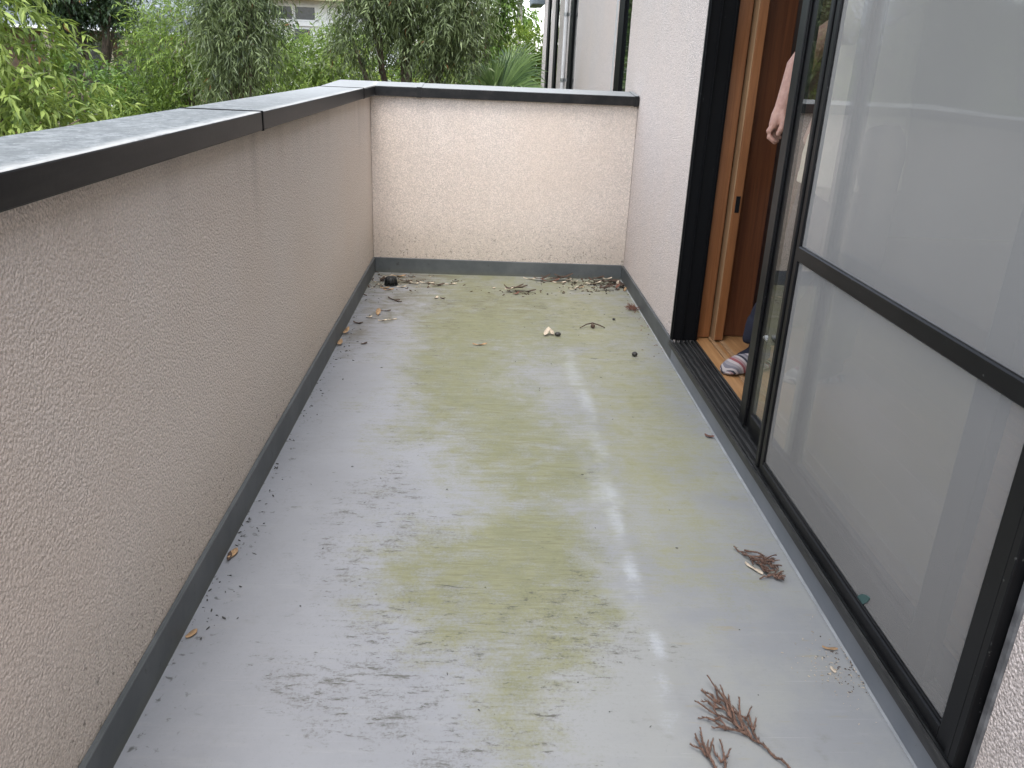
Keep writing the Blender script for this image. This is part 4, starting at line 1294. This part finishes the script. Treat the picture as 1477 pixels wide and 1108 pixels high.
# houses beyond the garden
M_HWHITE = plain('white_render', (.72, .72, .70), .8, .06)
M_HBRN = plain('brown_boards', (.13, .085, .055), .85, .3)
M_HTAN = plain('tan_render', (.46, .32, .20), .85, .12)
M_TILE = plain('grey_roof_tile', (.20, .22, .24), .55, .3)
M_DARKGL = plain('dark_window', (.03, .035, .04), .15, .3)
M_POST = plain('cream_post', (.52, .43, .30), .8)
h1 = empty('neighbour_house', (-5.2, 25, GZ), 'white house with a wide window and shutters, high behind the trees', 'house')
MB().box(-8.0, -2.2, 25, 30, GZ, 3.4).build('wall', M_HWHITE, h1)
MB().box(-8.4, -1.8, 24.4, 30.5, 2.50, 2.62).box(-8.4, -1.8, 24.6, 30.5, 2.62, 3.6).build('roof', plain('ochre_soffit', (.42, .38, .22), .8), h1)
for x0 in (-5.95, -5.33, -4.71):
    f = MB().box(x0, x0 + .60, 24.95, 25.0, 1.98, 2.02).box(x0, x0 + .6, 24.95, 25, 2.34, 2.38).box(x0, x0 + .03, 24.95, 25, 2.02, 2.34).box(x0 + .57, x0 + .6, 24.95, 25, 2.02, 2.34).build('window', M_HWHITE, h1)
    MB().box(x0 + .03, x0 + .57, 24.98, 24.99, 2.02, 2.34).build('pane', M_DARKGL, f)
MB().box(-5.97, -4.05, 24.93, 24.99, 1.86, 1.975).build('sill', M_HWHITE, h1)
MB().box(-4.72, -4.30, 24.96, 24.995, 1.5, 1.78).build('opening', M_DARKGL, h1)
h2 = empty('neighbour_house', (-8.4, 21, GZ), 'tan walled house with a grey tiled roof behind the twiggy shrub', 'house')
MB().box(-10.5, -6.2, 21, 25, GZ, 1.95).build('wall', M_HTAN, h2)
b = MB()
b.bm.faces.ensure_lookup_table()
b.quad((-10.9, 20.4, 1.9), (-5.8, 20.4, 1.9), (-5.8, 23, 3.2), (-10.9, 23, 3.2)).quad((-10.9, 20.4, 1.82), (-10.9, 23, 3.12), (-5.8, 23, 3.12), (-5.8, 20.4, 1.82)).quad((-10.9, 20.4, 1.82), (-5.8, 20.4, 1.82), (-5.8, 20.4, 1.9), (-10.9, 20.4, 1.9)).quad((-5.8, 20.4, 1.82), (-5.8, 23, 3.12), (-5.8, 23, 3.2), (-5.8, 20.4, 1.9))
rf2 = b.build('roof', M_TILE, h2)
b = MB()
for i in range(34):
    x_ = -10.85 + i * .15
    b.tube([(x_, 20.4, 1.91), (x_, 23, 3.21)], .035, 6)
o = b.build('tile_ridges', M_TILE, rf2)
o['kind'] = 'stuff'
h3 = empty('neighbour_house', (-6.5, 16.5, GZ), 'low brown house with a white eave and cream posts seen between the trees', 'house')
MB().box(-8.6, -5.9, 17.2, 20, GZ, 1.42).build('wall', M_HBRN, h3)
MB().box(-8.9, -5.85, 16.2, 20, 1.40, 1.45).build('eave', M_HWHITE, h3)
MB().box(-8.9, -5.85, 16.3, 20, 1.453, 1.75).build('roof', M_TILE, h3)
MB().box(-7.2, -6.66, 17.15, 17.199, .2, 1.2).build('window', M_DARKGL, h3)
for x_ in (-6.32, -5.95, -7.4):
    MB().box(x_, x_ + .09, 16.4, 16.49, GZ, 1.398).build('post', M_POST, h3)
MB().box(-7.8, -5.9, 16.35, 16.4, .25, .36).build('rail', M_HTAN, h3)
wb = empty('white_box', (-3.75, 10.1, -.2), 'white box-shaped garden fitting low among the shrubs by the far house', 'box')
MB().box(-3.95, -3.62, 10.0, 10.25, .22, .52, .015).build('case', M_HWHITE, wb)
MB().box(-3.97, -3.60, 9.98, 10.27, .521, .55, .01).build('lid', M_HWHITE, wb)
MB().tube([(-3.8, 10.12, GZ), (-3.8, 10.12, .22)], .05, 8).build('post', M_BARKP, wb)
